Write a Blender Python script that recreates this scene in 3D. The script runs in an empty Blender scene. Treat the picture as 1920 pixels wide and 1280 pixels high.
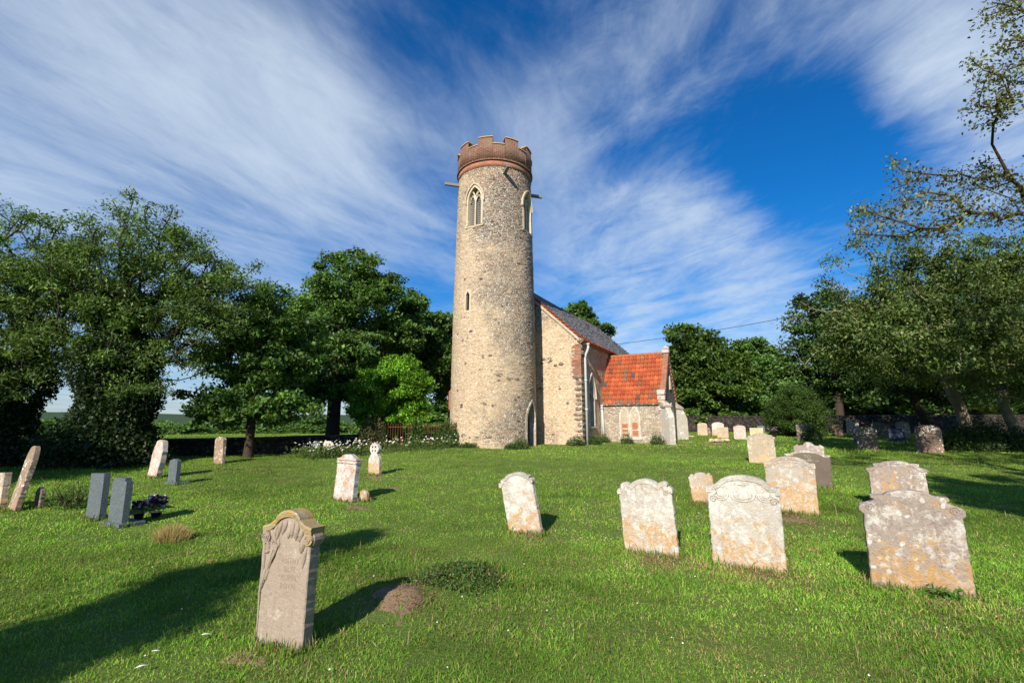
import bpy, math, random
import numpy as np
from mathutils import Vector, Matrix
R = math.radians
S = bpy.context.scene
COL = S.collection
PI = math.pi

# ------------------------------------------------------------------ camera
CAMH = 1.85; PITCH = 9.7; FPX = 907.0
cam = bpy.data.cameras.new("camera"); co = bpy.data.objects.new("camera", cam); COL.objects.link(co)
co.location = (0, 0, CAMH); co.rotation_euler = (R(90 + PITCH), 0, 0)
cam.sensor_width = 36; cam.lens = 36 * FPX / 1920; cam.clip_start = 0.1; cam.clip_end = 8000
S.camera = co
# ------------------------------------------------------------------ light
SUN_AZ = 21.5; SUN_EL = 31.0           # the way the shadows run (clockwise from +y), and the height of the sun
sl = bpy.data.lights.new("sun", 'SUN'); sl.energy = 5.0; sl.angle = R(0.5); sl.color = (1.0, 0.90, 0.76)
so = bpy.data.objects.new("sun", sl); COL.objects.link(so)
sd = Vector((math.sin(R(SUN_AZ)) * math.cos(R(SUN_EL)), math.cos(R(SUN_AZ)) * math.cos(R(SUN_EL)), -math.sin(R(SUN_EL))))
so.rotation_euler = sd.to_track_quat('-Z', 'Y').to_euler(); so.location = (-20, -40, 40)
S.view_settings.view_transform = 'Standard'; S.view_settings.look = 'None'
S.view_settings.exposure = 0.55; S.view_settings.gamma = 1
S.view_settings.use_curve_mapping = False
S.render.engine = 'CYCLES'
S.cycles.use_denoising = True
S.cycles.max_bounces = 5; S.cycles.diffuse_bounces = 2; S.cycles.glossy_bounces = 2
S.cycles.transmission_bounces = 3; S.cycles.transparent_max_bounces = 4
S.cycles.caustics_reflective = False; S.cycles.caustics_refractive = False


class NT:
    """short hand for node trees"""
    def __init__(s, t): s.t = t; s.n = t.nodes; s.l = t.links
    def node(s, ty, **k):
        n = s.n.new(ty)
        for a, b in k.items(): setattr(n, a, b)
        return n
    def put(s, sock, v):
        if isinstance(v, bpy.types.NodeSocket): s.l.new(v, sock)
        elif v is not None:
            if isinstance(v, (tuple, list)) and len(v) == 3 and sock.type == 'RGBA': v = (*v, 1)
            sock.default_value = v
    def math(s, op, a, b=None, c=None, clamp=False):
        n = s.node('ShaderNodeMath', operation=op); n.use_clamp = clamp
        s.put(n.inputs[0], a); s.put(n.inputs[1], b); s.put(n.inputs[2], c); return n.outputs[0]
    def vm(s, op, a, b=None, out=0):
        n = s.node('ShaderNodeVectorMath', operation=op); s.put(n.inputs[0], a)
        if b is not None: s.put(n.inputs[1], b)
        return n.outputs[out]
    def mix(s, f, a, b, mode='MIX'):
        n = s.node('ShaderNodeMix', data_type='RGBA', blend_type=mode)
        s.put(n.inputs[0], f); s.put(n.inputs[6], a); s.put(n.inputs[7], b); return n.outputs[2]
    def ramp(s, f, lo, hi, a=0.0, b=1.0):
        n = s.node('ShaderNodeMapRange', interpolation_type='SMOOTHSTEP'); s.put(n.inputs[0], f)
        n.inputs[1].default_value = lo; n.inputs[2].default_value = hi
        n.inputs[3].default_value = a; n.inputs[4].default_value = b; return n.outputs[0]
    def cr(s, f, stops, interp='LINEAR'):
        n = s.node('ShaderNodeValToRGB'); n.color_ramp.interpolation = interp; e = n.color_ramp.elements
        while len(e) < len(stops): e.new(0.5)
        for i, (p, c) in enumerate(stops): e[i].position = p; e[i].color = (*c, 1)
        s.put(n.inputs[0], f); return n.outputs[0]
    def noise(s, v, scale, det=3, rough=0.55, dist=0.0, col=False):
        n = s.node('ShaderNodeTexNoise'); s.put(n.inputs['Vector'], v)
        n.inputs['Scale'].default_value = scale; n.inputs['Detail'].default_value = det
        n.inputs['Roughness'].default_value = rough; n.inputs['Distortion'].default_value = dist
        return n.outputs['Color' if col else 'Fac']
    def vor(s, v, scale, feat='F1', rnd=1.0):
        n = s.node('ShaderNodeTexVoronoi', feature=feat); s.put(n.inputs['Vector'], v)
        n.inputs['Scale'].default_value = scale; n.inputs['Randomness'].default_value = rnd; return n
    def mapv(s, v, sc=(1, 1, 1), loc=(0, 0, 0), rot=(0, 0, 0)):
        n = s.node('ShaderNodeMapping'); s.put(n.inputs[0], v)
        n.inputs[1].default_value = loc; n.inputs[2].default_value = rot; n.inputs[3].default_value = sc; return n.outputs[0]
    def sep(s, v):
        n = s.node('ShaderNodeSeparateXYZ'); s.put(n.inputs[0], v); return n.outputs
    def comb(s, x, y, z):
        n = s.node('ShaderNodeCombineXYZ'); s.put(n.inputs[0], x); s.put(n.inputs[1], y); s.put(n.inputs[2], z); return n.outputs[0]


def raydir(px, py):
    x = (px - 960) / FPX; u = (640 - py) / FPX; p = R(PITCH)
    v = Vector((x, math.cos(p) - u * math.sin(p), math.sin(p) + u * math.cos(p))); return v.normalized()

# ------------------------------------------------------------------ sky with cirrus
W = bpy.data.worlds.new("World"); S.world = W; W.use_nodes = True
t = NT(W.node_tree); t.n.clear()
sky = t.node('ShaderNodeTexSky', sky_type='NISHITA'); sky.sun_disc = False
sky.sun_elevation = R(SUN_EL); sky.sun_rotation = R(180 + SUN_AZ); sky.altitude = 100; sky.air_density = 1.0
sky.dust_density = 0.3; sky.ozone_density = 3.0
tc = t.node('ShaderNodeTexCoord').outputs['Generated']
sx, sy, sz = t.sep(tc)
den = t.math('ADD', t.math('MAXIMUM', sz, 0.0), 0.06)
pl = t.comb(t.math('DIVIDE', sx, den), t.math('DIVIDE', sy, den), 0.0)
# a cirrus streak field on a high flat layer
str1 = t.noise(t.mapv(t.mapv(pl, rot=(0, 0, R(34))), (1.25, 0.42, 1), (3.1, 0.7, 0)), 1.5, 9, 0.62, 0.7)
str2 = t.noise(t.mapv(t.mapv(pl, rot=(0, 0, R(-26))), (2.6, 1.25, 1), (1.0, 5.7, 0)), 1.3, 10, 0.66, 0.45)
soft = t.noise(t.mapv(pl, (0.9, 0.5, 1), (7.0, 2.0, 0)), 1.2, 3, 0.5)
cover = None
blobs = [  # direction of the cloud bank, angular radius, weight
    (300, 110, 22, .62), (60, 280, 14, .30), (520, 270, 15, .48), (640, 390, 11, .40), (770, 480, 7, .35), (60, 60, 14, .22),
    (880, 190, 10, .40), (1000, 230, 8, .25), (600, 50, 12, .25), (1250, 60, 12, .22), (1480, 60, 12, .30),
    (1740, 60, 10, .60), (1730, 150, 5, .35), (1880, 60, 10, .45), (1860, 290, 8, .38),
    (1300, 390, 7, .50), (1200, 450, 8, .36), (1080, 330, 8, .28), (1400, 530, 7, .34), (1180, 530, 6, .35), (1050, 480, 7, .30), (1180, 620, 8, .30),
    (200, 480, 14, .30), (400, 560, 9, .22), (740, 560, 4, .18), (1560, 480, 6, .12), (1210, 225, 2.5, .25), (1430, 600, 9, .35)]
holes = [(860, 60, 11, .55), (770, 525, 5, .35), (640, 470, 5, .15), (1400, 240, 10, .45), (1560, 240, 10, .5), (1130, 250, 6, .35), (1000, 90, 6, .2), (1600, 330, 8, .3), (300, 430, 9, .12), (1500, 420, 5, .2)]
for i, (px, py, rad, w) in enumerate(blobs + [(a, b, c, -d) for a, b, c, d in holes]):
    dd = t.vm('DISTANCE', tc, tuple(raydir(px, py)), out=1)
    f = t.ramp(dd, 0.0, 2 * math.sin(R(rad) / 2) * 1.25, w, 0.0)
    cover = f if cover is None else t.math('ADD', cover, f)
str3 = t.noise(t.mapv(t.mapv(pl, rot=(0, 0, R(10))), (7.0, 3.0, 1), (4.0, 2.7, 0)), 1.6, 8, 0.68, 0.8)
side = t.ramp(sx, -0.02, 0.20)
stk = t.math('ADD', t.math('MULTIPLY', str1, t.math('SUBTRACT', 1.0, side)), t.math('MULTIPLY', str2, side))
n_mix = t.math('ADD', t.math('MULTIPLY', stk, 0.62), t.math('ADD', t.math('MULTIPLY', str3, 0.16), t.math('MULTIPLY', soft, 0.36)))
low = t.ramp(sz, 0.0, 0.30, 0.42, 0.0)
dens = t.math('ADD', t.math('ADD', t.math('MULTIPLY', n_mix, 3.3), -1.78), t.math('ADD', t.math('MULTIPLY', cover, 1.0), low))
dens = t.math('MULTIPLY', t.ramp(dens, -0.25, 1.60), 0.90)
hs = t.node('ShaderNodeHueSaturation'); hs.inputs['Saturation'].default_value = 1.25; hs.inputs['Value'].default_value = 1.12
hs.inputs['Hue'].default_value = 0.492
t.put(hs.inputs['Color'], sky.outputs[0])
blue = t.mix(1.0, hs.outputs[0], t.mix(t.ramp(sz, 0.0, 0.42), (0.62, 0.74, 0.98), (0.16, 0.78, 1.22)), 'MULTIPLY')
skyc = t.mix(dens, blue, (6.5, 7.6, 8.9))
bg = t.node('ShaderNodeBackground'); t.put(bg.inputs[0], skyc); bg.inputs[1].default_value = 0.070
ow = t.node('ShaderNodeOutputWorld'); t.l.new(bg.outputs[0], ow.inputs[0])
W.cycles.sampling_method = 'MANUAL'; W.cycles.sample_map_resolution = 512

# ------------------------------------------------------------------ materials
def mat(name):
    m = bpy.data.materials.new(name); m.use_nodes = True
    k = NT(m.node_tree); k.n.clear()
    k.out = k.node('ShaderNodeOutputMaterial'); k.b = k.node('ShaderNodeBsdfPrincipled'); k.l.new(k.b.outputs[0], k.out.inputs[0])
    k.b.inputs['Roughness'].default_value = 0.9; k.b.inputs['Specular IOR Level'].default_value = 0.2
    return m, k
def bump(k, h, strength=0.5, dist=0.02):
    n = k.node('ShaderNodeBump'); n.inputs['Strength'].default_value = strength; n.inputs['Distance'].default_value = dist
    k.put(n.inputs['Height'], h); k.l.new(n.outputs[0], k.b.inputs['Normal'])
def objco(k): return k.node('ShaderNodeTexCoord').outputs['Object']
def rndco(k):
    c = objco(k); r = k.node('ShaderNodeObjectInfo').outputs['Random']
    return k.vm('ADD', c, k.comb(k.math('MULTIPLY', r, 37.0), k.math('MULTIPLY', r, 91.0), k.math('MULTIPLY', r, 53.0)))

def mat_flint(name, mortar, warm=0.5, scale=8.5, dark=1.0, sidew=False):
    m, k = mat(name); c = objco(k)
    cw = k.vm('ADD', c, k.vm('MULTIPLY', k.noise(c, 5, 2, col=True), (0.08, 0.08, 0.08)))
    cz = k.mapv(cw, (1, 1, 1.35))
    v = k.vor(cz, scale); v2 = k.vor(cz, scale, 'DISTANCE_TO_EDGE'); rnd = k.sep(v.outputs['Color'])
    big = k.noise(c, 0.42, 4, 0.6)
    pat = k.math('ADD', k.math('MULTIPLY', big, 1.0), k.math('MULTIPLY', k.noise(c, 2.2, 3), 0.35))
    if sidew:   # mortar lost up high and on the weather side; shading there is painted in too
        X, Y, Z = k.sep(c)
        pat = k.math('ADD', pat, k.math('ADD', k.ramp(Z, 4.0, 14.0, -0.10, 0.10), k.math('MULTIPLY', X, 0.10)))
    expo = k.ramp(pat, 0.60, 1.05)                     # 0 = flush sandy mortar, 1 = bare flints
    stone = k.cr(rnd[0], [(0.0, (.09, .075, .06)), (0.12, (.24, .19, .14)), (0.34, (.42, .33, .235)), (0.58, (.56, .48, .39)), (0.8, (.66, .61, .54)), (1.0, (.82, .80, .76))])
    brick = k.math('GREATER_THAN', rnd[1], k.ramp(k.sep(c)[2], 13.6, 15.2, 0.962, 0.80) if sidew else 0.962)
    stone = k.mix(brick, stone, (.36, .12, .06))
    warmstone = k.mix(0.45, stone, mortar)
    stone = k.mix(expo, warmstone, stone)
    mcol = k.mix(k.noise(c, 1.3, 4), mortar, (mortar[0] * .72, mortar[1] * .70, mortar[2] * .66))
    mcol = k.mix(expo, mcol, (.26, .22, .18))
    # share of each cell that shows as stone
    thr = k.math('ADD', k.math('MULTIPLY', rnd[2], 0.20), k.ramp(expo, 0, 1, 0.035, -0.075))
    ms = k.math('GREATER_THAN', v2.outputs['Distance'], k.math('MAXIMUM', thr, 0.03))
    sk = k.math('GREATER_THAN', rnd[0], k.ramp(expo, 0, 1, 0.30, -0.1))
    sk2 = k.math('LESS_THAN', rnd[0], 0.18)
    ms = k.math('MULTIPLY', ms, k.math('MAXIMUM', sk, sk2))
    # sparse large boulders
    vb = k.vor(k.mapv(c, (1, 1, 1.7)), 1.9); rb = k.sep(vb.outputs['Color'])
    bo = k.math('MULTIPLY', k.math('GREATER_THAN', rb[0], 0.90), k.math('LESS_THAN', vb.outputs['Distance'], 0.22))
    colr = k.mix(ms, mcol, stone)
    colr = k.mix(bo, colr, (.14, .10, .085))
    colr = k.mix(k.math('MULTIPLY', k.ramp(k.noise(c, 0.9, 5, 0.65), 0.55, 0.8), 0.35), colr, (.42, .40, .38))
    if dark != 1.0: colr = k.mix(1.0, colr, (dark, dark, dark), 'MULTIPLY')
    k.put(k.b.inputs['Base Color'], colr)
    h = k.math('ADD', k.math('MULTIPLY', k.ramp(v2.outputs['Distance'], 0.0, 0.35), k.math('ADD', k.math('MULTIPLY', expo, 0.8), 0.3)), k.math('MULTIPLY', k.noise(c, 30, 3), 0.25))
    bump(k, h, 1.0, 0.07)
    return m
M_TOWER = mat_flint("flint_rubble_tower", (.60, .465, .315), scale=12.0, sidew=True)
M_NAVE = mat_flint("flint_rubble_wall", (.66, .50, .33), scale=11.0)
M_PORCH = mat_flint("flint_rubble_grey", (.40, .33, .25), scale=9.0)
M_FLINTDK = mat_flint("flint_knapped", (.25, .23, .21), scale=10.0, dark=0.7)

def mat_brick(name, tone=1.0, pale=0.25):
    m, k = mat(name); uv = k.node('ShaderNodeUVMap').outputs[0]
    b = k.node('ShaderNodeTexBrick'); k.put(b.inputs['Vector'], uv)
    b.inputs['Scale'].default_value = 1.0; b.inputs['Brick Width'].default_value = 0.24; b.inputs['Row Height'].default_value = 0.078
    b.inputs['Mortar Size'].default_value = 0.009; b.inputs['Mortar Smooth'].default_value = 0.2
    b.inputs['Color1'].default_value = (.30 * tone, .085 * tone, .045 * tone, 1); b.inputs['Color2'].default_value = (.42 * tone, .17 * tone, .10 * tone, 1)
    b.inputs['Mortar'].default_value = (.40, .34, .27, 1); b.inputs['Bias'].default_value = -0.1
    c = objco(k)
    cc = k.mix(k.math('MULTIPLY', k.ramp(k.noise(c, 1.6, 5, .65), .5, .72), .7), b.outputs[0], (.23, .17, .12))
    cc = k.mix(k.math('MULTIPLY', k.ramp(k.noise(c, 7, 4, .6), .6, .75), pale * 2), cc, (.55, .50, .42))
    k.put(k.b.inputs['Base Color'], cc)
    bump(k, k.math('ADD', k.math('MULTIPLY', b.outputs['Fac'], -0.6), k.noise(c, 14, 4)), 0.9, 0.03)
    return m
M_BRICK = mat_brick("old_red_brick", 1.0)
M_BRICKDK = mat_brick("weathered_brick", 0.46, .16)

def mat_stone(name, c1, c2, orange=0.3, white=0.4, dark=0.2, oc=(.58, .33, .08), wc=(.80, .79, .76), topgreen=0.0, scale=1.0, pattern_low=True, spots=True, b=0.6):
    """limestone with lichens: white crusts, orange patches (mostly low down), dark specks"""
    m, k = mat(name); c0 = objco(k); c = rndco(k); X, Y, Z = k.sep(c0)
    base = k.mix(k.noise(c, 3 * scale, 5, .6), c1, c2)
    if dark: base = k.mix(k.math('MULTIPLY', k.ramp(k.noise(c, 16 * scale, 5, .7), .50, .72), dark), base, (.15, .13, .115))
    if white:
        wn = k.math('ADD', k.noise(c, 7.5 * scale, 7, .78, .3), k.math('MULTIPLY', k.math('ADD', k.noise(c, 1.6, 3), -.5), .5))
        base = k.mix(k.math('MULTIPLY', k.ramp(wn, .60 - .20 * white, .72 - .16 * white), .75), base, wc)
        if spots:
            v = k.vor(k.vm('ADD', c, k.vm('MULTIPLY', k.noise(c, 12, 2, col=True), (.05, .05, .05))), 13 * scale)
            r = k.sep(v.outputs['Color'])
            sp = k.math('MULTIPLY', k.math('GREATER_THAN', r[0], .62), k.ramp(v.outputs['Distance'], .38, .28))
            sp = k.math('MULTIPLY', sp, k.ramp(k.noise(c, 2.2, 3), .38, .6))
            base = k.mix(sp, base, wc)
    if orange:
        on = k.noise(k.vm('ADD', c, (7, 3, 1)), 4.4 * scale, 8, .80, .5)
        if pattern_low: on = k.math('ADD', on, k.ramp(Z, 0.0, 0.85, .14, -.02))
        om = k.ramp(on, .66 - .2 * orange, .71 - .16 * orange)
        tint = k.mix(k.noise(c, 22, 3, .6), oc, (oc[0] * 1.12, oc[1] * 1.35, oc[2] * 3.2))
        base = k.mix(k.math('MULTIPLY', om, k.ramp(k.noise(c, 14, 5, .7), .35, .62, .25, .95)), base, tint)
    fine = k.noise(c, 55 * scale, 4, .75)
    base = k.mix(.75, base, k.mix(fine, (.58, .57, .56), (1.62, 1.62, 1.62)), 'MULTIPLY')
    strk = k.noise(k.mapv(c, (9, 9, .7)), 2.0, 4, .6)
    base = k.mix(k.math('MULTIPLY', k.ramp(strk, .54, .76), .16 + .22 * dark), base, (c1[0] * .38, c1[1] * .36, c1[2] * .34))
    if topgreen: base = k.mix(k.math('MULTIPLY', k.ramp(Z, .6, 1.0), topgreen), base, (.20, .22, .12))
    soil = k.math('MULTIPLY', k.ramp(k.math('ADD', Z, k.math('MULTIPLY', k.noise(c, 9, 3), .1)), .13, .05), .6)
    base = k.mix(soil, base, (.20, .15, .10))
    k.put(k.b.inputs['Base Color'], base); k.b.inputs['Roughness'].default_value = .95
    bump(k, k.math('ADD', k.math('ADD', k.noise(c, 26 * scale, 7, .75), k.math('MULTIPLY', fine, .5)), k.math('MULTIPLY', k.noise(c, 5, 4), 1.2)), min(1.0, b * 1.3), 0.03)
    return m
M_PALE = mat_stone("limestone_white_lichen", (.41, .375, .33), (.52, .48, .42), .52, .62, .40, wc=(.64, .62, .58), oc=(.44, .235, .05))
M_ORANGE = mat_stone("limestone_orange_lichen", (.36, .31, .26), (.46, .41, .35), .80, .55, .45, wc=(.62, .60, .56), oc=(.44, .235, .05))
M_GREYL = mat_stone("limestone_grey_lichen", (.28, .235, .205), (.37, .30, .26), .62, .60, .65, wc=(.60, .58, .55), oc=(.44, .235, .05))
M_BUFF = mat_stone("limestone_buff", (.35, .285, .20), (.45, .38, .29), .35, .42, .40, wc=(.58, .54, .48))
M_RUST = mat_stone("limestone_rust_lichen", (.42, .38, .35), (.52, .48, .44), .80, .50, .40, wc=(.64, .61, .58), oc=(.42, .16, .04), pattern_low=False)
M_BROWN = mat_stone("sandstone_brown", (.24, .17, .12), (.32, .24, .17), .25, .25, .4, oc=(.38, .20, .08))
M_SAND = mat_stone("sandstone_pinkish", (.27, .215, .17), (.36, .30, .24), 0, .12, .45, scale=1.0, spots=False, b=.45, wc=(.48, .42, .35))
M_YCAP = mat_stone("stone_yellow_lichen_top", (.30, .24, .15), (.40, .33, .20), 1.08, .10, .80, oc=(.46, .25, .02), pattern_low=False)
M_DARKST = mat_stone("slate_brown_dark", (.095, .075, .065), (.16, .125, .10), .0, .06, .3, topgreen=.35, spots=False, b=.3)
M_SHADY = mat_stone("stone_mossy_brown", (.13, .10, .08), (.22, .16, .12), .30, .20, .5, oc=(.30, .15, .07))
M_ASHLAR = mat_stone("ashlar_cream", (.42, .35, .24), (.52, .45, .33), .0, .15, .12, spots=False, b=.3)
M_RENDER = mat_stone("cream_render_weathered", (.38, .35, .30), (.50, .46, .41), .05, .4, .6, spots=False, b=.4)
M_COPING = mat_stone("coping_ochre_lichen", (.34, .25, .12), (.42, .32, .16), 1.0, .0, .4, oc=(.42, .27, .07), pattern_low=False)
M_MOSSST = mat_stone("stone_pale_green_top", (.40, .40, .24), (.50, .47, .30), .2, .3, .3)

def mat_plain(name, col, rough=.6, spec=.3, var=.25, metal=0.0, sc=6, bs=.2):
    m, k = mat(name); c = rndco(k)
    k.put(k.b.inputs['Base Color'], k.mix(k.noise(c, sc, 5, .65), col, tuple(v * (1 - var) for v in col)))
    k.b.inputs['Roughness'].default_value = rough; k.b.inputs['Specular IOR Level'].default_value = spec; k.b.inputs['Metallic'].default_value = metal
    bump(k, k.noise(c, sc * 5, 4), bs, .01); return m
M_DARK = mat_plain("dark_interior", (.012, .011, .010), .9, .1)
M_OAK = mat_plain("old_oak_door", (.035, .025, .018), .8, .2)
M_LATT = mat_plain("lattice_pale_metal", (.46, .47, .48), .6, .3)
M_LEAD = mat_plain("lead_grey_pipe", (.50, .52, .54), .5, .4, .2)
M_SPOUT = mat_plain("weathered_timber_grey", (.26, .25, .23), .8, .2, .4)
M_WOOD = mat_plain("fascia_wood", (.34, .25, .16), .8, .2, .4)
M_RUSTM = mat_plain("rusty_iron", (.17, .075, .045), .85, .2, .5, sc=14)
M_IRON = mat_plain("dark_wire", (.02, .02, .02), .6)
M_LEADG = mat_plain("leaded_glass", (.03, .035, .04), .15, .6)
M_BARK = mat_plain("bark_dark", (.075, .055, .04), .95, .1, .5, sc=5, bs=.9)
M_BARKP = mat_plain("bark_pale_mottled", (.36, .31, .23), .9, .1, .65, sc=3, bs=.8)
M_FLINTWALL = mat_flint("flint_wall_shade_toned", (.10, .09, .08), scale=7, dark=.18)  # near-black tone puts the tree shade into the wall colour
M_RED = mat_plain("red_petal", (.55, .03, .02)); M_PURPLE = mat_plain("purple_petal", (.10, .03, .10), .7, .2, .6, sc=30)
M_LILAC = mat_plain("lilac_petal", (.50, .40, .50), .7); M_WHITE = mat_plain("white_petal", (.80, .80, .76), .7, .2, .1)
M_POT = mat_plain("dark_glazed_pot", (.015, .015, .02), .3, .5)
M_BLUE = mat_plain("blue_slate", (.03, .05, .10), .35, .5, .4)
M_SOIL = mat_plain("dry_brown_soil", (.29, .205, .13), .95, .1, .5, sc=25, bs=1)

def mat_granite():
    m, k = mat("grey_granite_polished"); c = rndco(k)
    v = k.vor(c, 160); r = k.sep(v.outputs['Color'])
    k.put(k.b.inputs['Base Color'], k.cr(r[0], [(0, (.035, .045, .055)), (.6, (.10, .12, .14)), (1, (.26, .29, .32))]))
    k.b.inputs['Roughness'].default_value = .35; k.b.inputs['Specular IOR Level'].default_value = .5; return m
M_GRANITE = mat_granite()

def mat_attr(name, rough=.5, spec=.25, trans=.3, mulc=(1, 1, 1), nmod=0.0):
    m, k = mat(name)
    a = k.node('ShaderNodeAttribute', attribute_name='Col').outputs['Color']
    k.put(k.b.inputs['Base Color'], a); k.b.inputs['Roughness'].default_value = rough; k.b.inputs['Specular IOR Level'].default_value = spec
    if trans:
        tr = k.node('ShaderNodeBsdfTranslucent'); k.put(tr.inputs[0], k.mix(1.0, a, (1.3, 1.25, .5), 'MULTIPLY'))
        ms = k.node('ShaderNodeMixShader'); ms.inputs[0].default_value = trans
        k.l.new(k.b.outputs[0], ms.inputs[1]); k.l.new(tr.outputs[0], ms.inputs[2]); k.l.new(ms.outputs[0], k.out.inputs[0])
    if nmod:
        c = objco(k); bump(k, k.noise(c, 40, 4), nmod, .02)
    return m
M_LEAF = mat_attr("leaf_green", .5, .28, .30)
M_GRASS = mat_attr("grass_blades", .75, .06, .30)
M_TILE = mat_attr("clay_pantiles", .75, .25, 0, nmod=.8)
M_PETAL = mat_attr("daisy_petals", .7, .2, .2)
M_STROKE = mat_plain("carved_letter", (.30, .225, .175), .95, .1)
M_STROKEP = mat_plain("pale_cut_letter", (.42, .40, .30), .95, .1, .5, sc=40)

# ------------------------------------------------------------------ object helpers
def tag(o, label=None, cat=None, group=None, kind=None):
    if label: o['label'] = label
    if cat: o['category'] = cat
    if group: o['group'] = group
    if kind: o['kind'] = kind
    return o
def empty(name, loc=(0, 0, 0), rz=0, rot=None):
    o = bpy.data.objects.new(name, None); COL.objects.link(o); o.location = loc
    o.rotation_euler = rot if rot else (0, 0, rz); o.empty_display_size = .2; return o
def link(name, me, m=None, parent=None):
    o = bpy.data.objects.new(name, me); COL.objects.link(o)
    if m is not None and len(me.materials) == 0: me.materials.append(m)
    if parent: o.parent = parent
    return o
def nmesh(name, V, F, m=None, parent=None, col=None, uv=None, smooth=False):
    """V (n,3); F list of (m,k) index arrays; col (n,3) per vertex; uv (n,2) per vertex"""
    me = bpy.data.meshes.new(name); V = np.asarray(V, np.float32)
    F = [np.asarray(f, np.int32) for f in (F if isinstance(F, list) and not isinstance(F[0], tuple) else [F]) if len(f)]
    me.vertices.add(len(V)); me.vertices.foreach_set('co', V.ravel())
    loops = np.concatenate([f.ravel() for f in F]); sizes = np.concatenate([np.full(len(f), f.shape[1], np.int32) for f in F])
    me.loops.add(len(loops)); me.loops.foreach_set('vertex_index', loops)
    me.polygons.add(len(sizes)); st = np.zeros(len(sizes), np.int32); st[1:] = np.cumsum(sizes)[:-1]
    me.polygons.foreach_set('loop_start', st)
    if smooth: me.polygons.foreach_set('use_smooth', np.ones(len(sizes), bool))
    me.update(calc_edges=True)
    if col is not None:
        ca = me.color_attributes.new('Col', 'FLOAT_COLOR', 'POINT')
        c4 = np.ones((len(V), 4), np.float32); c4[:, :3] = col; ca.data.foreach_set('color', c4.ravel())
    if uv is not None:
        ul = me.uv_layers.new(name='UVMap'); ul.data.foreach_set('uv', np.asarray(uv, np.float32)[loops].ravel())
    return link(name, me, m, parent)

class MB:
    """collects simple solids into one mesh"""
    def __init__(s): s.V = []; s.F = []
    def add(s, V, F):
        o = len(s.V); s.V += [tuple(v) for v in V]; s.F += [tuple(i + o for i in f) for f in F]
    def box(s, x0, x1, y0, y1, z0, z1, M=None, jit=0, rng=None):
        v = [(x, y, z) for z in (z0, z1) for y in (y0, y1) for x in (x0, x1)]
        if jit: v = [tuple(a + rng.uniform(-jit, jit) for a in p) for p in v]
        if M is not None: v = [M @ Vector(p) for p in v]
        s.add(v, [(0, 2, 3, 1), (4, 5, 7, 6), (0, 1, 5, 4), (2, 6, 7, 3), (0, 4, 6, 2), (1, 3, 7, 5)])
    def tube(s, pts, r, n=8, cap=True):
        pts = [Vector(p) for p in pts]; rs = r if isinstance(r, (list, tuple)) else [r] * len(pts); V = []; F = []
        for i, p in enumerate(pts):
            d = (pts[min(i + 1, len(pts) - 1)] - pts[max(i - 1, 0)]).normalized()
            a = d.cross(Vector((0, 0, 1)) if abs(d.z) < .95 else Vector((1, 0, 0))).normalized(); b = d.cross(a)
            for j in range(n): V.append(p + (a * math.cos(2 * PI * j / n) + b * math.sin(2 * PI * j / n)) * rs[i])
        for i in range(len(pts) - 1):
            for j in range(n):
                k = (j + 1) % n; F.append((i * n + j, i * n + k, (i + 1) * n + k, (i + 1) * n + j))
        if cap: F.append(tuple(range(n))[::-1]); F.append(tuple((len(pts) - 1) * n + j for j in range(n)))
        s.add(V, F)
    def prism(s, poly, y0, y1, M=None):
        """outline in x,z pushed from y0 to y1"""
        n = len(poly); v = [(x, y0, z) for x, z in poly] + [(x, y1, z) for x, z in poly]
        if M is not None: v = [M @ Vector(p) for p in v]
        s.add(v, [tuple(range(n)), tuple(range(n, 2 * n))[::-1]] + [(i, i + n, (i + 1) % n + n, (i + 1) % n) for i in range(n)])
    def blob(s, c, r, seed=0, n=10, m=6, rough=.15):
        rng = random.Random(seed); V = []; F = []
        for i in range(m + 1):
            th = PI * i / m
            for j in range(n):
                ph = 2 * PI * j / n; k = 1 + rng.uniform(-rough, rough)
                V.append((c[0] + r[0] * k * math.sin(th) * math.cos(ph), c[1] + r[1] * k * math.sin(th) * math.sin(ph), c[2] + r[2] * k * math.cos(th)))
        for i in range(m):
            for j in range(n): F.append((i * n + j, (i + 1) * n + j, (i + 1) * n + (j + 1) % n, i * n + (j + 1) % n))
        s.add(V, F)
    def build(s, name, m, parent=None, bevel=0, smooth=False, uvbox=False):
        me = bpy.data.meshes.new(name); me.from_pydata(s.V, [], s.F); me.update()
        o = link(name, me, m, parent)
        if uvbox:
            ul = me.uv_layers.new(name='UVMap')
            for p in me.polygons:
                nx, ny, nz = [abs(a) for a in p.normal]
                for li in p.loop_indices:
                    v = me.vertices[me.loops[li].vertex_index].co
                    ul.data[li].uv = (v.y, v.z) if nx > ny and nx > nz else ((v.x, v.z) if ny > nz else (v.x, v.y))
        if bevel:
            b = o.modifiers.new('b', 'BEVEL'); b.width = bevel; b.segments = 2; b.limit_method = 'ANGLE'; b.angle_limit = R(35)
        if smooth:
            for p in me.polygons: p.use_smooth = True
        return o

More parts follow.
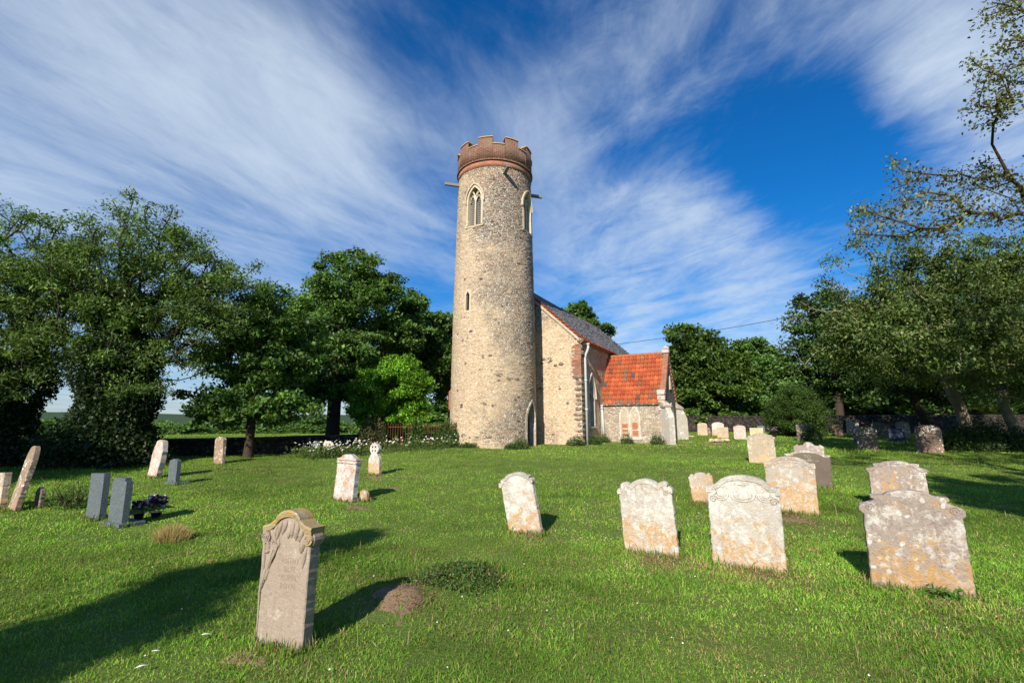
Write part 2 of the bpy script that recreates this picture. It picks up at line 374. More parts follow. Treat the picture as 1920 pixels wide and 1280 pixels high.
# ------------------------------------------------------------------ terrain
def sp(a): return np.logaddexp(0, a)
def sst(x, a, b):
    q = np.clip((x - a) / (b - a), 0, 1); return q * q * (3 - 2 * q)
def vn(x, y, s, seed=0):
    """cheap smooth pseudo noise, -1..1"""
    r = np.random.RandomState(seed); o = 0
    for i in range(6):
        a = r.uniform(0, 2 * PI); f = s * r.uniform(.6, 1.7); o = o + np.sin((x * math.cos(a) + y * math.sin(a)) * f + r.uniform(0, 6.3) + 1.3 * np.sin((x * math.sin(a) - y * math.cos(a)) * f * .7 + r.uniform(0, 6)))
    return o / 4.0
MOUNDS = [(-1.18, 5.55, .42, .15), (-.70, 6.10, .46, .13), (-.35, 6.5, .35, .08), (5.1, 9.2, .5, .05), (-5.5, 8.1, .35, .05), (-1.9, 4.3, .5, .03), (11.4, 27.3, .7, .12)]
def G(x, y):
    x = np.asarray(x, float); y = np.asarray(y, float)
    z = .06 * (sp((y - 8) / 1.5) - sp((y - 36) / 1.5))
    L = sst(x + 0.10 * y, 4, -8)
    d = np.maximum(y - 33, 0) + np.maximum(-x - 22, 0) * .8
    z = z - L * 5.2 * sst(d, 0, 110)
    far = np.hypot(x, y)
    z = z + L * (30 * sst(far, 420, 1500) + 5 * vn(x, y, .006, 5) * sst(far, 500, 900))
    z = z + (1 - L) * 18 * sst(far, 300, 1400)
    near = sst(far, 60, 25)
    z = z + near * (.022 * vn(x, y, 1.1, 1) + .035 * vn(x, y, .33, 2) + .008 * vn(x, y, 4.0, 3) * sst(far, 18, 8))
    for mx, my, mr, mh in MOUNDS: z = z + mh * np.exp(-((x - mx) ** 2 + (y - my) ** 2) / (2 * (mr * .55) ** 2))
    return z
def g1(x, y): return float(G(x, y))

def ground_mat():
    m, k = mat("meadow_ground"); c = objco(k); X, Y, Z = k.sep(c)
    far = k.vm('LENGTH', c, out=1)
    g = k.mix(k.noise(c, 1.3, 6, .7), (.075, .130, .020), (.135, .185, .035))
    g = k.mix(k.ramp(k.noise(c, .5, 4, .6), .5, .75, 0, .6), g, (.14, .145, .045))
    g = k.mix(k.ramp(k.noise(c, 9, 5, .7), .55, .8, 0, .55), g, (.10, .075, .035))
    fld = k.mix(k.noise(c, .02, 3), (.52, .42, .17), (.42, .38, .15))
    vo = k.vor(k.mapv(c, (1, 1, 0)), .006); rr = k.sep(vo.outputs['Color'])
    fm = k.math('GREATER_THAN', rr[0], .22)
    grn = k.mix(k.noise(c, .05, 4), (.10, .17, .035), (.07, .12, .03))
    f2 = k.mix(fm, grn, fld)
    wood = k.mix(k.noise(c, .12, 5, .7), (.025, .05, .018), (.05, .085, .025))
    f2 = k.mix(k.ramp(far, 520, 640), f2, wood)
    k.put(k.b.inputs['Base Color'], k.mix(k.ramp(far, 60, 90), g, f2))
    bump(k, k.noise(c, 22, 5, .7), .8, .04); return m
def ax(n, lim, k): q = np.linspace(-1, 1, n); return lim * np.sinh(q * k) / math.sinh(k)
gx = ax(421, 3200, 6.2); gy = ax(461, 3200, 6.4) + 7
XX, YY = np.meshgrid(gx, gy); ZZ = G(XX, YY)
ny, nx = XX.shape; idx = np.arange(nx * ny).reshape(ny, nx)
nmesh("ground", np.stack([XX.ravel(), YY.ravel(), ZZ.ravel()], 1), np.stack([idx[:-1, :-1], idx[:-1, 1:], idx[1:, 1:], idx[1:, :-1]], -1).reshape(-1, 4), ground_mat(), smooth=True)['kind'] = 'structure'

# ------------------------------------------------------------------ the church
TH = 28.5
CH = empty("church", (-1.03, 27.0, .6), R(-TH))
tag(CH, "old flint church with a tall round tower with brick battlements and a red tiled porch", "church")
ZB = .6
def cpart(o, parent=None):
    return o
def shift(V): V = np.array(V, float); V[:, 2] -= ZB; return V
_rs = np.random.RandomState(7)
def Rt(z): return np.interp(z, [0, .7, 8, 16.1, 18.5], [2.42, 2.38, 2.31, 2.14, 2.12])
def tmap(phi0, R0=None):
    def f(u, z, d):
        r = (float(Rt(z)) if R0 is None else R0); a = phi0 + u / r
        return ((r + d) * math.sin(a), -(r + d) * math.cos(a), z - ZB)
    return f
def pmap(O, U, Nn):
    def f(u, z, d): return (O[0] + U[0] * u + Nn[0] * d, O[1] + U[1] * u + Nn[1] * d, z - ZB)
    return f
def arch(w, z0, zs, zt, n=9):
    """pointed arch outline from bottom left round to bottom right"""
    H = zt - zs; k = (H * H - w * w) / (2 * w); r = w + k; a1 = math.atan2(H, k); pts = [(-w, z0)]
    ring = [(r * math.cos(a1 * i / n) - k, zs + r * math.sin(a1 * i / n)) for i in range(n + 1)]
    pts += [(-x, z) for x, z in ring]; pts += [(x, z) for x, z in ring[::-1][1:]]; pts.append((w, z0)); return pts
def band(mb, f, outer, inner, d1, d0, dout=0.0):
    n = len(outer)
    rows = [[f(u, z, dout) for u, z in outer], [f(u, z, d1) for u, z in outer], [f(u, z, d1) for u, z in inner], [f(u, z, d0) for u, z in inner]]
    V = [p for r in rows for p in r]; F = []
    for r in range(3):
        for i in range(n - 1): F.append((r * n + i, r * n + i + 1, (r + 1) * n + i + 1, (r + 1) * n + i))
    mb.add(V, F)
def pane(mb, f, pts, d):
    n = len(pts); c = (sum(p[0] for p in pts) / n, sum(p[1] for p in pts) / n)
    mb.add([f(u, z, d) for u, z in pts] + [f(c[0], c[1], d)], [(i, (i + 1) % n, n) for i in range(n)])
def inside_arch(u, z, w, z0, zs, zt):
    if z < z0 or z > zt: return False
    if z < zs: return abs(u) < w
    H = zt - zs; k = (H * H - w * w) / (2 * w); r = w + k
    return (abs(u) + k) ** 2 + (z - zs) ** 2 < r * r
def wall(name, f, u0, u1, z0, ztop, holes, m, parent, st=.1, amp=.012, uv=False):
    nu = max(2, int((u1 - u0) / st) + 1); us = np.linspace(u0, u1, nu)
    zmax = max(ztop(u) for u in us); zs = np.arange(z0, zmax + st, st); V = []; UV = []
    for z in zs:
        for u in us:
            zz = min(z, ztop(u)); V.append(f(u, zz, _rs.uniform(-amp, amp))); UV.append((u, zz))
    F = []
    for i in range(len(zs) - 1):
        for j in range(nu - 1):
            uc = (us[j] + us[j + 1]) / 2; zc = (zs[i] + zs[i + 1]) / 2
            if zs[i] >= max(ztop(us[j]), ztop(us[j + 1])): continue
            if any(h(uc, zc) for h in holes): continue
            a = i * nu + j; F.append((a, a + 1, a + nu + 1, a + nu))
    return nmesh(name, V, F, m, parent, uv=UV)

# tower shell, wrapped: u is the angle here
wins = [(0.0, 'w'), (PI / 2, 's'), (PI, 'e'), (-PI / 2, 'n')]
WZ0, WZS, WZT, WW = 12.62, 14.05, 14.85, .42
DOOR = dict(w=.50, z0=.4, zs=2.0, zt=3.0)
SLP = -R(7)
def tf(a, z, d):
    r = float(Rt(z)) + d; return (r * math.sin(a), -r * math.cos(a), z - ZB)
def thole(a, z):
    for p, _ in wins:
        da = (a - p + PI) % (2 * PI) - PI
        if inside_arch(da * 2.2, z, WW + .06, WZ0 - .04, WZS, WZT + .08): return True
    da = (a - SLP + PI) % (2 * PI) - PI
    if abs(da * 2.3) < .16 and 7.72 < z < 8.9: return True
    da = (a - PI / 2 + PI) % (2 * PI) - PI
    return inside_arch(da * 2.4, z, DOOR['w'] + .06, DOOR['z0'], DOOR['zs'], DOOR['zt'] + .08)
tower = wall("tower", tf, -PI, PI, .3, lambda a: 16.15, [thole], M_TOWER, CH, st=.045, amp=.022)
# (angles step .045 rad is about .1 m; heights share the step)
tower['label'] = "tall round flint tower"
def bandring(mb, r0, r1, z0, z1, n=96):
    V = []
    for j in range(n):
        a = 2 * PI * j / n
        for r, z in ((r0, z0), (r1, z0), (r1, z1), (r0, z1)): V.append((r * math.sin(a), -r * math.cos(a), z - ZB))
    F = []
    for j in range(n):
        k = (j + 1) % n
        for q in range(4): F.append((j * 4 + q, j * 4 + (q + 1) % 4, k * 4 + (q + 1) % 4, k * 4 + q))
    mb.add(V, F)
# brick band under the parapet, string course, parapet with merlons
def ringmesh(name, m, parent, zb, ztop_of, ro, ri, n=288):
    V = []; UV = []; F = []
    for j in range(n + 1):
        a = 2 * PI * j / n
        for r, z in ((ri, 0), (ro, 0), (ro, 1), (ri, 1)): V.append((r * math.sin(a), -r * math.cos(a), 0)); UV.append((a * ro, 0))
    V = []; UV = []
    for j in range(n):
        z1 = ztop_of(j); b = len(V)
        for a in (2 * PI * j / n, 2 * PI * (j + 1) / n):
            for r, z in ((ri, zb), (ro, zb), (ro, z1), (ri, z1)):
                V.append((r * math.sin(a), -r * math.cos(a), z - ZB)); UV.append((a * ro, z if r == ro else z + (ro - r)))
        for q in ((0, 1), (1, 2), (2, 3), (3, 0)): F.append((b + q[0], b + q[1], b + 4 + q[1], b + 4 + q[0]))
        if ztop_of((j - 1) % n) != z1: F.append((b, b + 1, b + 2, b + 3))
        if ztop_of((j + 1) % n) != z1: F.append((b + 4, b + 7, b + 6, b + 5))
    return nmesh(name, V, F, m, parent, uv=UV)
ringmesh("brick_band", M_BRICK, CH, 15.98, lambda j: 16.345, 2.178, 1.9)
NM = 9; NS = 288
def merl(j):
    ph = (j / NS * NM - .12) % 1.0
    return 17.72 if ph < .56 else 17.30
par = ringmesh("parapet", M_BRICKDK, CH, 16.42, merl, 2.205, 1.86)
mb = MB(); bandring(mb, 1.9, 2.26, 16.34, 16.43); mb.build("string_course", M_BRICKDK, par, uvbox=True)
V = []; mb = MB()
for j in range(NS):
    z1 = merl(j); a0 = 2 * PI * j / NS; a1 = 2 * PI * (j + 1) / NS; v = []
    for a in (a0, a1):
        for r, z in ((1.82, z1), (2.25, z1), (2.23, z1 + .06), (1.85, z1 + .09)): v.append((r * math.sin(a), -r * math.cos(a), z - ZB))
    F = [(0, 1, 5, 4), (1, 2, 6, 5), (2, 3, 7, 6), (3, 0, 4, 7)]
    if merl((j - 1) % NS) != z1: F.append((0, 1, 2, 3))
    if merl((j + 1) % NS) != z1: F.append((4, 7, 6, 5))
    mb.add(v, F)
    if merl((j + 1) % NS) != z1: mb.build("coping", M_COPING, par); mb = MB()
if mb.V: mb.build("coping", M_COPING, par)
mb = MB(); bandring(mb, .1, 1.95, 16.4, 16.5); mb.build("tower_roof", M_LEAD, CH)

def gothic_window(f, hw, z0, zs, zt, parent, grille=True, depth=.30, tracery=True, fr=.11, hood=True, mframe=None, dark=M_DARK):
    mb = MB(); outer = arch(hw + fr, z0 - .02, zs, zt + fr * 1.15); inner = arch(hw, z0, zs, zt)
    band(mb, f, outer, inner, .035, -depth, -.02)
    mb.prism  # sill
    v = [f(u, z, d) for u in (-hw - fr - .05, hw + fr + .05) for z, d in ((z0 - .12, -.05), (z0 - .12, .08), (z0 - .05, .08), (z0 + .03, -depth))]
    mb.add(v, [(0, 1, 5, 4), (1, 2, 6, 5), (2, 3, 7, 6), (0, 3, 2, 1), (4, 5, 6, 7)])
    w = mb.build("window", mframe or M_ASHLAR, parent)
    if hood:
        mb = MB(); o2 = arch(hw + fr + .085, zs - .10, zs, zt + fr + .14); i2 = arch(hw + fr + .03, zs - .10, zs, zt + fr + .05)
        band(mb, f, o2, i2, .11, .0, -.02); mb.build("hood_mould", mframe or M_ASHLAR, w)
    mb = MB(); pane(mb, f, inner, -depth + .01); mb.build("opening", dark, w)
    if tracery:
        mb = MB(); q = .045; lw = hw / 2
        def bar(p, r=.045, d=-.12):
            mb.tube([f(u, z, d) for u, z in p], r, 6)
        bar([(0, z0), (0, zs + .05)], .055)
        a = arch(hw, z0, zs, zt)
        H = zt - zs; kk = (H * H - hw * hw) / (2 * hw); rr = hw + kk
        # two bars that branch from the mullion and run parallel to the arch
        for sgn in (-1, 1):
            pts = []
            for i in range(8):
                th = math.asin(min(1, .95 * (i / 7) * .62 + .0)) ; u = (rr * math.cos(th) - kk) - hw
                pts.append((sgn * (-u), zs + rr * math.sin(th)))
            pts = [p for p in pts if inside_arch(p[0], p[1], hw, z0, zs, zt)]
            if len(pts) > 1: bar([(0, zs)] + pts, .05)
            # light heads
            bar([(sgn * (hw - .03), zs - .02), (sgn * hw * .80, zs + .20), (sgn * hw * .5, zs + .36), (sgn * hw * .2, zs + .20), (0, zs - .02)], .035)
        mb.build("tracery", mframe or M_ASHLAR, w)
    if grille:
        mb = MB(); d = -depth + .06
        n = int(2 * hw / .085)
        for i in range(1, n):
            u = -hw + 2 * hw * i / n
            zt_ = zs + (zt - zs) * max(0, 1 - (abs(u) / hw) ** 1.4)
            mb.tube([f(u, z0, d), f(u, zt_ - .1, d)], .009, 4)
        z = z0 + .09
        while z < zs + .35:
            mb.tube([f(-hw * .97 * (1 if z < zs else .75), z, d), f(0, z, d), f(hw * .97 * (1 if z < zs else .75), z, d)], .013, 4); z += .11
        mb.build("grille", M_LATT, w)
    return w
for p, nme in wins: gothic_window(tmap(p), WW, WZ0, WZS, WZT, CH)
# slit window
mb = MB(); f = tmap(SLP)
o_ = [(-.23, 7.70), (-.23, 8.82), (-.14, 8.97), (.14, 8.97), (.23, 8.82), (.23, 7.70), (-.23, 7.70)]
i_ = [(-.12, 7.82), (-.12, 8.68), (-.01, 8.86), (.01, 8.86), (.12, 8.68), (.12, 7.82), (-.12, 7.82)]
band(mb, f, o_, i_, .02, -.3, -.03); sw = mb.build("slit_window", M_ASHLAR, CH)
mb = MB(); pane(mb, f, i_[:-1], -.10); mb.build("opening", M_DARK, sw)
# tower south door
f = tmap(PI / 2, 2.39); mb = MB()
band(mb, f, arch(.60, .4, 2.0, 3.12), arch(.48, .4, 2.0, 2.98), .02, -.35, -.04); dr = mb.build("tower_doorway", M_GREYL, CH)  # grey stone puts the shade on the cream jamb into its colour
mb = MB(); pane(mb, f, arch(.48, .4, 2.0, 2.98), -.33); mb.build("door", M_OAK, dr)
mb = MB(); mb.tube([f(.2, 1.55, -.30), f(.2, 1.75, -.27), f(.2, 1.8, -.30)], .02, 6); mb.build("handle", M_IRON, dr)
# water spouts
for ph, z in ((-PI / 4, 15.62), (PI / 4, 15.62), (3 * PI / 4, 15.62)):
    mb = MB(); M_ = Matrix.Translation((0, 0, z - ZB)) @ Matrix.Rotation(ph, 4, 'Z')
    mb.box(-.085, .085, -3.0, -2.05, -.09, -.05, M_); mb.box(-.085, -.055, -3.0, -2.05, -.05, .06, M_); mb.box(.055, .085, -3.0, -2.05, -.05, .06, M_)
    mb.build("water_spout", M_SPOUT, CH)

# nave -----------------------------------------------------------------
NX0, NX1, NC = -2.57, 4.43, .93; NY0, NY1 = 2.0, 15.7; EZ, RZ = 6.62, 9.86
def gab(u): return RZ - .06 - (RZ - EZ) * abs(u - NC) / 3.5
def aw(cu, w, z0, zs, zt): return lambda u, z: inside_arch(u - cu, z, w, z0, zs, zt)
wall("nave_wall", pmap((0, NY0), (1, 0), (0, -1)), NX0, NX1, .3, gab, [], M_NAVE, CH, .12)
nw = 4.05; NWIN = 1.55
southw = wall("nave_wall", pmap((NX1, NY0), (0, 1), (1, 0)), 0, NY1 - NY0, .3, lambda u: EZ + .05, [aw(NWIN, .55, 1.7, 3.4, 4.6), aw(9.2, .7, 2.2, 3.8, 5.0)], M_NAVE, CH, .12)
wall("nave_wall", pmap((NX0, NY0), (0, 1), (-1, 0)), 0, NY1 - NY0, .3, lambda u: EZ + .05, [], M_NAVE, CH, .2)
wall("nave_wall", pmap((0, NY1), (1, 0), (0, 1)), NX0, NX1, .3, gab, [], M_NAVE, CH, .2)
gothic_window(pmap((NX1, NY0 + NWIN), (0, 1), (1, 0)), .50, 1.75, 3.4, 4.5, CH, grille=False, fr=.14, depth=.3, dark=M_LEADG, mframe=M_RENDER)
gothic_window(pmap((NX1, NY0 + 9.2), (0, 1), (1, 0)), .65, 2.25, 3.8, 4.9, CH, grille=False, fr=.14, dark=M_LEADG)

def pantile(name, O, Ud, Sd, Nd, ulen, slen, m_cols, parent, tw=.24, th=.32, sag=0, na=5, amp=.038, seed=1):
    """Pantiled slope. O corner at the eave, Ud along the eave, Sd up the slope, Nd outwards."""
    rng = np.random.RandomState(seed); nu = int(round(ulen / tw)); ns = int(round(slen / th)); tw = ulen / nu; th = slen / ns
    V = []; F = []; C = []
    O, Ud, Sd, Nd = [np.array(a, float) for a in (O, Ud, Sd, Nd)]
    prof = [amp * math.sin(2 * PI * (i / na) - .6) for i in range(na + 1)]
    for r in range(ns):
        for c in range(nu):
            jj = rng.uniform(-.008, .008); js = rng.uniform(-.012, .012); b = len(V); colr = m_cols(c, r, nu, ns, rng)
            for e, (s, h) in enumerate(((r * th - .03 + js, .045), (r * th - .03 + js, .0), ((r + 1) * th, .0))):
                for i in range(na + 1):
                    hh = prof[i] + jj + (h + .03 if e == 0 else (.03 + .0 if e == 1 else -.012))
                    if e == 1: hh = prof[i] + jj - .03
                    p = O + Ud * ((c + i / na) * tw) + Sd * s + Nd * hh; p[2] -= ZB
                    sg = sag * math.sin(PI * (c + i / na) / nu) * math.sin(PI * min(1, s / slen)); V.append(p - Nd * sg); C.append(colr)
            # order: 0 lip top, 1 lip bottom, 2 far end
            n1 = na + 1
            for i in range(na):
                F.append((b + i, b + n1 + i, b + n1 + i + 1, b + i + 1)); F.append((b + i, b + i + 1, b + 2 * n1 + i + 1, b + 2 * n1 + i))
    return nmesh(name, V, F, M_TILE, parent, col=C)
def col_nave(c, r, nu, ns, rng):
    if c < 2 or (r < 1 and c < nu * .42) or (r < 2 and c < 8 and rng.rand() < .9): k = rng.uniform(.75, 1.1); return (.42 * k, .105 * k, .045 * k)
    k = rng.uniform(.55, 1.5)
    if rng.rand() < .06: return (.22, .21, .19)
    return (.22 * k, .215 * k, .225 * k)
def col_porch(c, r, nu, ns, rng):
    k = rng.uniform(.72, 1.12) * (1 + .16 * math.sin(c * .9 + r * .5) * math.cos(r * .8 - c * .3)); q = rng.rand()
    if math.sin(c * 1.3 + 2) + math.sin(r * 1.1 + c * .4) + rng.uniform(-.6, .6) > 1.85: return (.24 * k, .13 * k, .075 * k)
    if q < .03 + .16 * (r < 2): k = rng.uniform(.6, 1.1); return (.20 * k, .11 * k, .07 * k)
    if q < .16: return (.34 * k, .095 * k, .04 * k)
    if q > .985: return (.07, .08, .10)
    return (.40 * k, (.080 + .035 * rng.rand()) * k, .038 * k)
sl_ = math.hypot(3.5, RZ - EZ); ct, st_ = 3.5 / sl_, (RZ - EZ) / sl_; OV = .28
nr = pantile("nave_roof", (NX1 + OV * ct, NY0 - .10, EZ - OV * st_), (0, 1, 0), (-ct, 0, st_), (st_, 0, ct), NY1 - NY0 + .2, sl_ + OV, col_nave, CH, seed=3, sag=.10)
pantile("nave_roof", (NX0 - OV * ct, NY1 + .1, EZ - OV * st_), (0, -1, 0), (ct, 0, st_), (-st_, 0, ct), NY1 - NY0 + .2, sl_ + OV, col_nave, CH, seed=4, na=3)
mb = MB()
y = NY0 - .12
rr_ = random.Random(5)
while y < NY1 + .1:
    mb.tube([(NC, y, RZ - ZB + .02 + rr_.uniform(-.01, .01) - .09 * math.sin(PI * (y - NY0) / 13.7)), (NC, y + .43, RZ - ZB + .02 - .09 * math.sin(PI * (y - NY0) / 13.7))], .12, 10); y += .44
mb.build("ridge_tiles", M_BRICKDK, nr, uvbox=True)
# verge board, fascia, roof timbers
mb = MB()
for s in (1, -1):
    Mv = Matrix.Translation((NC, NY0 - .07, RZ - ZB - .02)) @ Matrix.Rotation(s * math.atan2(RZ - EZ, 3.5), 4, 'Y')
    if s == 1: mb.box(0, sl_ + .25, -.03, .03, -.16, -.02, Mv)
    else: mb.box(-sl_ - .25, 0, -.03, .03, -.16, -.02, Mv)
mb.build("verge_board", M_BUFF, CH)
mb = MB(); mb.box(NX1 + .16, NX1 + .20, NY0, NY1, EZ - .26 - ZB, EZ - .10 - ZB); mb.box(NX1 + .0, NX1 + .18, NY0, NY1, EZ - .12 - ZB, EZ - .09 - ZB); mb.build("fascia", M_WOOD, CH)
# wall plate of pale render under the eave, and the broken kneeler at the corner
mb = MB(); mb.box(NX1 - .05, NX1 + .03, NY0 + 1.2, NY0 + 5.0, EZ - .62 - ZB, EZ - .12 - ZB); mb.build("render_strip", M_NAVE, CH)
mb = MB()
for i, (x, y, z, a, b, c) in enumerate(((NX1 + .02, NY0 + .06, EZ - .18, .22, .22, .14), (NX1 + .1, NY0 + .3, EZ - .32, .16, .25, .10), (NX1 - .02, NY0 + .1, EZ - .5, .14, .16, .16), (NX1 + .04, NY0 + .15, EZ - .85, .10, .2, .12))):
    mb.blob((x, y, z - ZB), (a, b, c), i, rough=.25)
mb.build("kneeler", M_SHADY, CH)
# quoins: brown boulders low, thin bricks above
mb = MB(); rr_ = random.Random(11); z = .75
while z < 4.3:
    h = rr_.uniform(.17, .34); w = rr_.uniform(.32, .62); 
    mb.blob((NX1 - w / 2 + .06, NY0 + .05, z + h / 2 - ZB), (w / 2, .13, h / 2), int(z * 10), 10, 6, .10)
    mb.blob((NX1 - .06, NY0 + .25, z + h / 2 - ZB), (.11, .28, h / 2), int(z * 17), 10, 6, .10)
    z += h + rr_.uniform(.03, .09)
mb.build("quoins", M_BROWNQ if 'M_BROWNQ' in globals() else M_SHADY, CH, smooth=True)
mb = MB(); z = 4.35
while z < 6.25:
    w = rr_.choice((.35, .55, .48)); mb.box(NX1 - w, NX1 + .02, NY0 - .02, NY0 + rr_.choice((.3, .5)), z - ZB, z + .065 - ZB, jit=.008, rng=rr_); z += .085
mb.build("brick_quoins", M_BRICK, CH, uvbox=True)
# large brown stones set in the walls
mb = MB()
for u, z, w, h in ((2.15, 5.55, .17, .08), (2.55, 5.58, .17, .07), (3.25, 5.2, .16, .09), (2.9, 5.15, .12, .07), (2.5, 5.35, .08, .06), (1.95, 3.9, .14, .05), (3.6, 3.0, .1, .05), (2.7, 1.3, .1, .05)):
    mb.blob((u, NY0 - .01, z - ZB), (w, .05, h), int(u * 99), 10, 5, .12)
rr_ = random.Random(3)
for a, z, w, h in ((-.55, 6.25, .10, .09), (-.40, 6.35, .10, .09), (.36, 4.35, .22, .11), (.60, 4.15, .22, .12), (.78, 4.15, .20, .08), (.34, 4.05, .12, .08), (-.45, 5.0, .09, .10), (.0, 5.3, .1, .11), (.15, 5.35, .14, .08), (-.62, 1.25, .14, .08), (-.46, 1.28, .18, .12), (-.30, 1.2, .1, .08), (-.12, 1.2, .12, .07), (.12, 1.22, .26, .09), (.42, 1.22, .24, .07), (-.7, 3.6, .08, .1), (.05, 2.85, .13, .1), (.22, 2.8, .08, .12), (.28, 7.2, .12, .08)):
    p = tf(a + .3, z, .0); M_ = Matrix.Translation(p) @ Matrix.Rotation(a + .3, 4, 'Z')
    q = MB(); q.blob((0, .02, 0), (w, .045, h), int(z * 100), 10, 5, .12); mb.add([M_ @ Vector(v) for v in q.V], q.F)
mb.build("set_boulders", M_SHADY, CH, smooth=True)
# downpipes
mb = MB(); x = NX1
mb.tube([(x + .30, NY0 + .42, 6.25 - ZB), (x + .30, NY0 + .42, 6.05 - ZB), (x + .12, NY0 + .38, 5.62 - ZB), (x + .12, NY0 + .38, 5.3 - ZB), (x + .12, NY0 + .42, .75 - ZB)], .07, 10)
for z in (5.55, 4.2, 2.6): mb.tube([(x + .12, NY0 + .4, z - ZB), (x + .12, NY0 + .4, z + .1 - ZB)], .09, 10)
mb.tube([(x + .30, NY0 + .42, 6.24 - ZB), (x + .30, NY0 + .42, 6.34 - ZB)], .10, 10)
mb.build("downpipe", M_LEAD, CH, smooth=True)
PX0, PX1, PY0, PY1, PEZ, PRZ = NX1, 8.20, 5.2, 8.9, 3.12, 6.05; PC = (PY0 + PY1) / 2
mb = MB(); mb.tube([(PX0 + .12, PY0 - .12, 3.0 - ZB), (PX0 + .22, PY0 - .12, .7 - ZB)], .07, 10)
for z in (2.9, 2.75): mb.tube([(PX0 + .13, PY0 - .12, z - ZB), (PX0 + .13, PY0 - .12, z + .09 - ZB)], .095, 10)
mb.build("downpipe", M_LEAD, CH, smooth=True)
# cable clipped from the eave down to the window
mb = MB(); mb.tube([(x + .14, NY0 + .5, 5.6 - ZB), (x + .05, NY0 + 1.6, 4.75 - ZB), (x + .05, NY0 + 2.9, 3.6 - ZB)], .022, 5); mb.build("cable", M_LATT, CH)
# porch ----------------------------------------------------------------
def ga(u): return PRZ - (PRZ - PEZ) * abs(u - PC) / (PC - PY0)
wz0, wzs, wzt = 1.12, 2.25, 2.80
wc = 1.75
def wpair(u, z): return False
wall("porch_wall", pmap((PX0, PY0), (1, 0), (0, -1)), 0, PX1 - PX0, .3, lambda u: PEZ, [], M_PORCH, CH, .1, .01)
wall("porch_wall", pmap((PX0, PY1), (1, 0), (0, 1)), 0, PX1 - PX0, .3, lambda u: PEZ, [], M_PORCH, CH, .2, .01)
wall("porch_gable", pmap((PX1, 0), (0, 1), (1, 0)), PY0, PY1, .3, ga, [lambda u, z: inside_arch(u - PC, z, .62, .3, 1.9, 2.9)], M_FLINTDK, CH, .1, .01)
f = pmap((PX1, PC), (0, 1), (1, 0)); mb = MB(); band(mb, f, arch(.80, .4, 1.9, 3.12), arch(.60, .4, 1.9, 2.88), .06, -.5, -.02); pd = mb.build("porch_doorway", M_ASHLAR, CH)
mb = MB(); pane(mb, f, arch(.6, .4, 1.9, 2.88), -.48); mb.build("door", M_OAK, pd)
mb = MB(); band(mb, f, arch(.2, 3.9, 4.3, 4.75), arch(.12, 3.95, 4.3, 4.62), .05, -.12, 0); pane(mb, f, arch(.12, 3.95, 4.3, 4.62), -.1); mb.build("niche", M_ASHLAR, CH)
# blocked two light window in the porch side wall
f = pmap((PX0 + wc, PY0), (1, 0), (0, -1)); mb = MB()
for cx in (-.30, .30):
    g_ = (lambda cx: (lambda u, z, d: f(u + cx, z, d)))(cx)
    band(mb, g_, arch(.31, wz0 - .08, wzs, wzt + .10), arch(.24, wz0, wzs, wzt), .045 if cx < 0 else .047, .012, -.02)
v = [f(u, z, d) for u in (-.68, .68) for z, d in ((wz0 - .16, -.03), (wz0 - .16, .06), (wz0, .06), (wz0, -.03))]
mb.add(v, [(0, 1, 5, 4), (1, 2, 6, 5), (2, 3, 7, 6), (0, 3, 2, 1), (4, 5, 6, 7)])
bw = mb.build("blocked_window", M_PALE, CH)
mb = MB()
for cx in (-.30, .30):
    g_ = (lambda cx: (lambda u, z, d: f(u + cx, z, d)))(cx); pane(mb, g_, arch(.24, wz0, wzs, wzt), .016)
mb.build("plaster_infill", M_BUFF, bw)
mb = MB(); rr_ = random.Random(8)
for cx in (-.30, .30):
    z = wz0 + .06
    while z < wz0 + .80:
        if rr_.random() < .72:
            a, b = cx - .19 + rr_.uniform(0, .05), cx + .19 - rr_.uniform(0, .05)
            P_ = [f(a, z, .015), f(b, z, .015), f(b, z + .06, .015), f(a, z + .06, .015), f(a, z, .028), f(b, z, .028), f(b, z + .06, .028), f(a, z + .06, .028)]
            mb.add(P_, [(4, 5, 6, 7), (0, 1, 5, 4), (1, 2, 6, 5), (2, 3, 7, 6), (3, 0, 4, 7)])
        z += .078
M_BRICKO = mat_plain("orange_brick", (.50, .16, .06), .9, .1, .5, sc=18)
mb.build("infill_bricks", M_BRICKO, bw)
# porch roof
psl = math.hypot(PC - PY0, PRZ - PEZ); pc_, ps_ = (PC - PY0) / psl, (PRZ - PEZ) / psl; po = .20
prf = pantile("porch_roof", (PX0 - .02, PY0 - po * pc_, PEZ + .08 - po * ps_), (1, 0, 0), (0, pc_, ps_), (0, -ps_, pc_), PX1 - PX0 - .22, psl + po, col_porch, CH, tw=.235, th=.32, seed=9, sag=.05, amp=.055)
pantile("porch_roof", (PX1 - .24, PY1 + po * pc_, PEZ + .08 - po * ps_), (-1, 0, 0), (0, -pc_, ps_), (0, ps_, pc_), PX1 - PX0 - .22, psl + po, col_porch, CH, tw=.235, th=.30, seed=10, na=3)
mb = MB(); xx = PX0 - .3
while xx < PX1 - .4: mb.tube([(xx, PC, PRZ + .06 - ZB), (xx + .42, PC, PRZ + .08 - ZB)], .11, 8); xx += .43
mb.build("ridge_tiles", M_BRICKO, prf)
mb = MB(); mb.box(PX0 + .05, PX1 - .25, PY0 - .14, PY0 - .11, PEZ - .16 - ZB, PEZ - .02 - ZB); mb.box(PX0 + .05, PX1 - .25, PY0 - .11, PY0 - .0, PEZ - .045 - ZB, PEZ - .02 - ZB); mb.build("fascia", M_SHADY, CH)
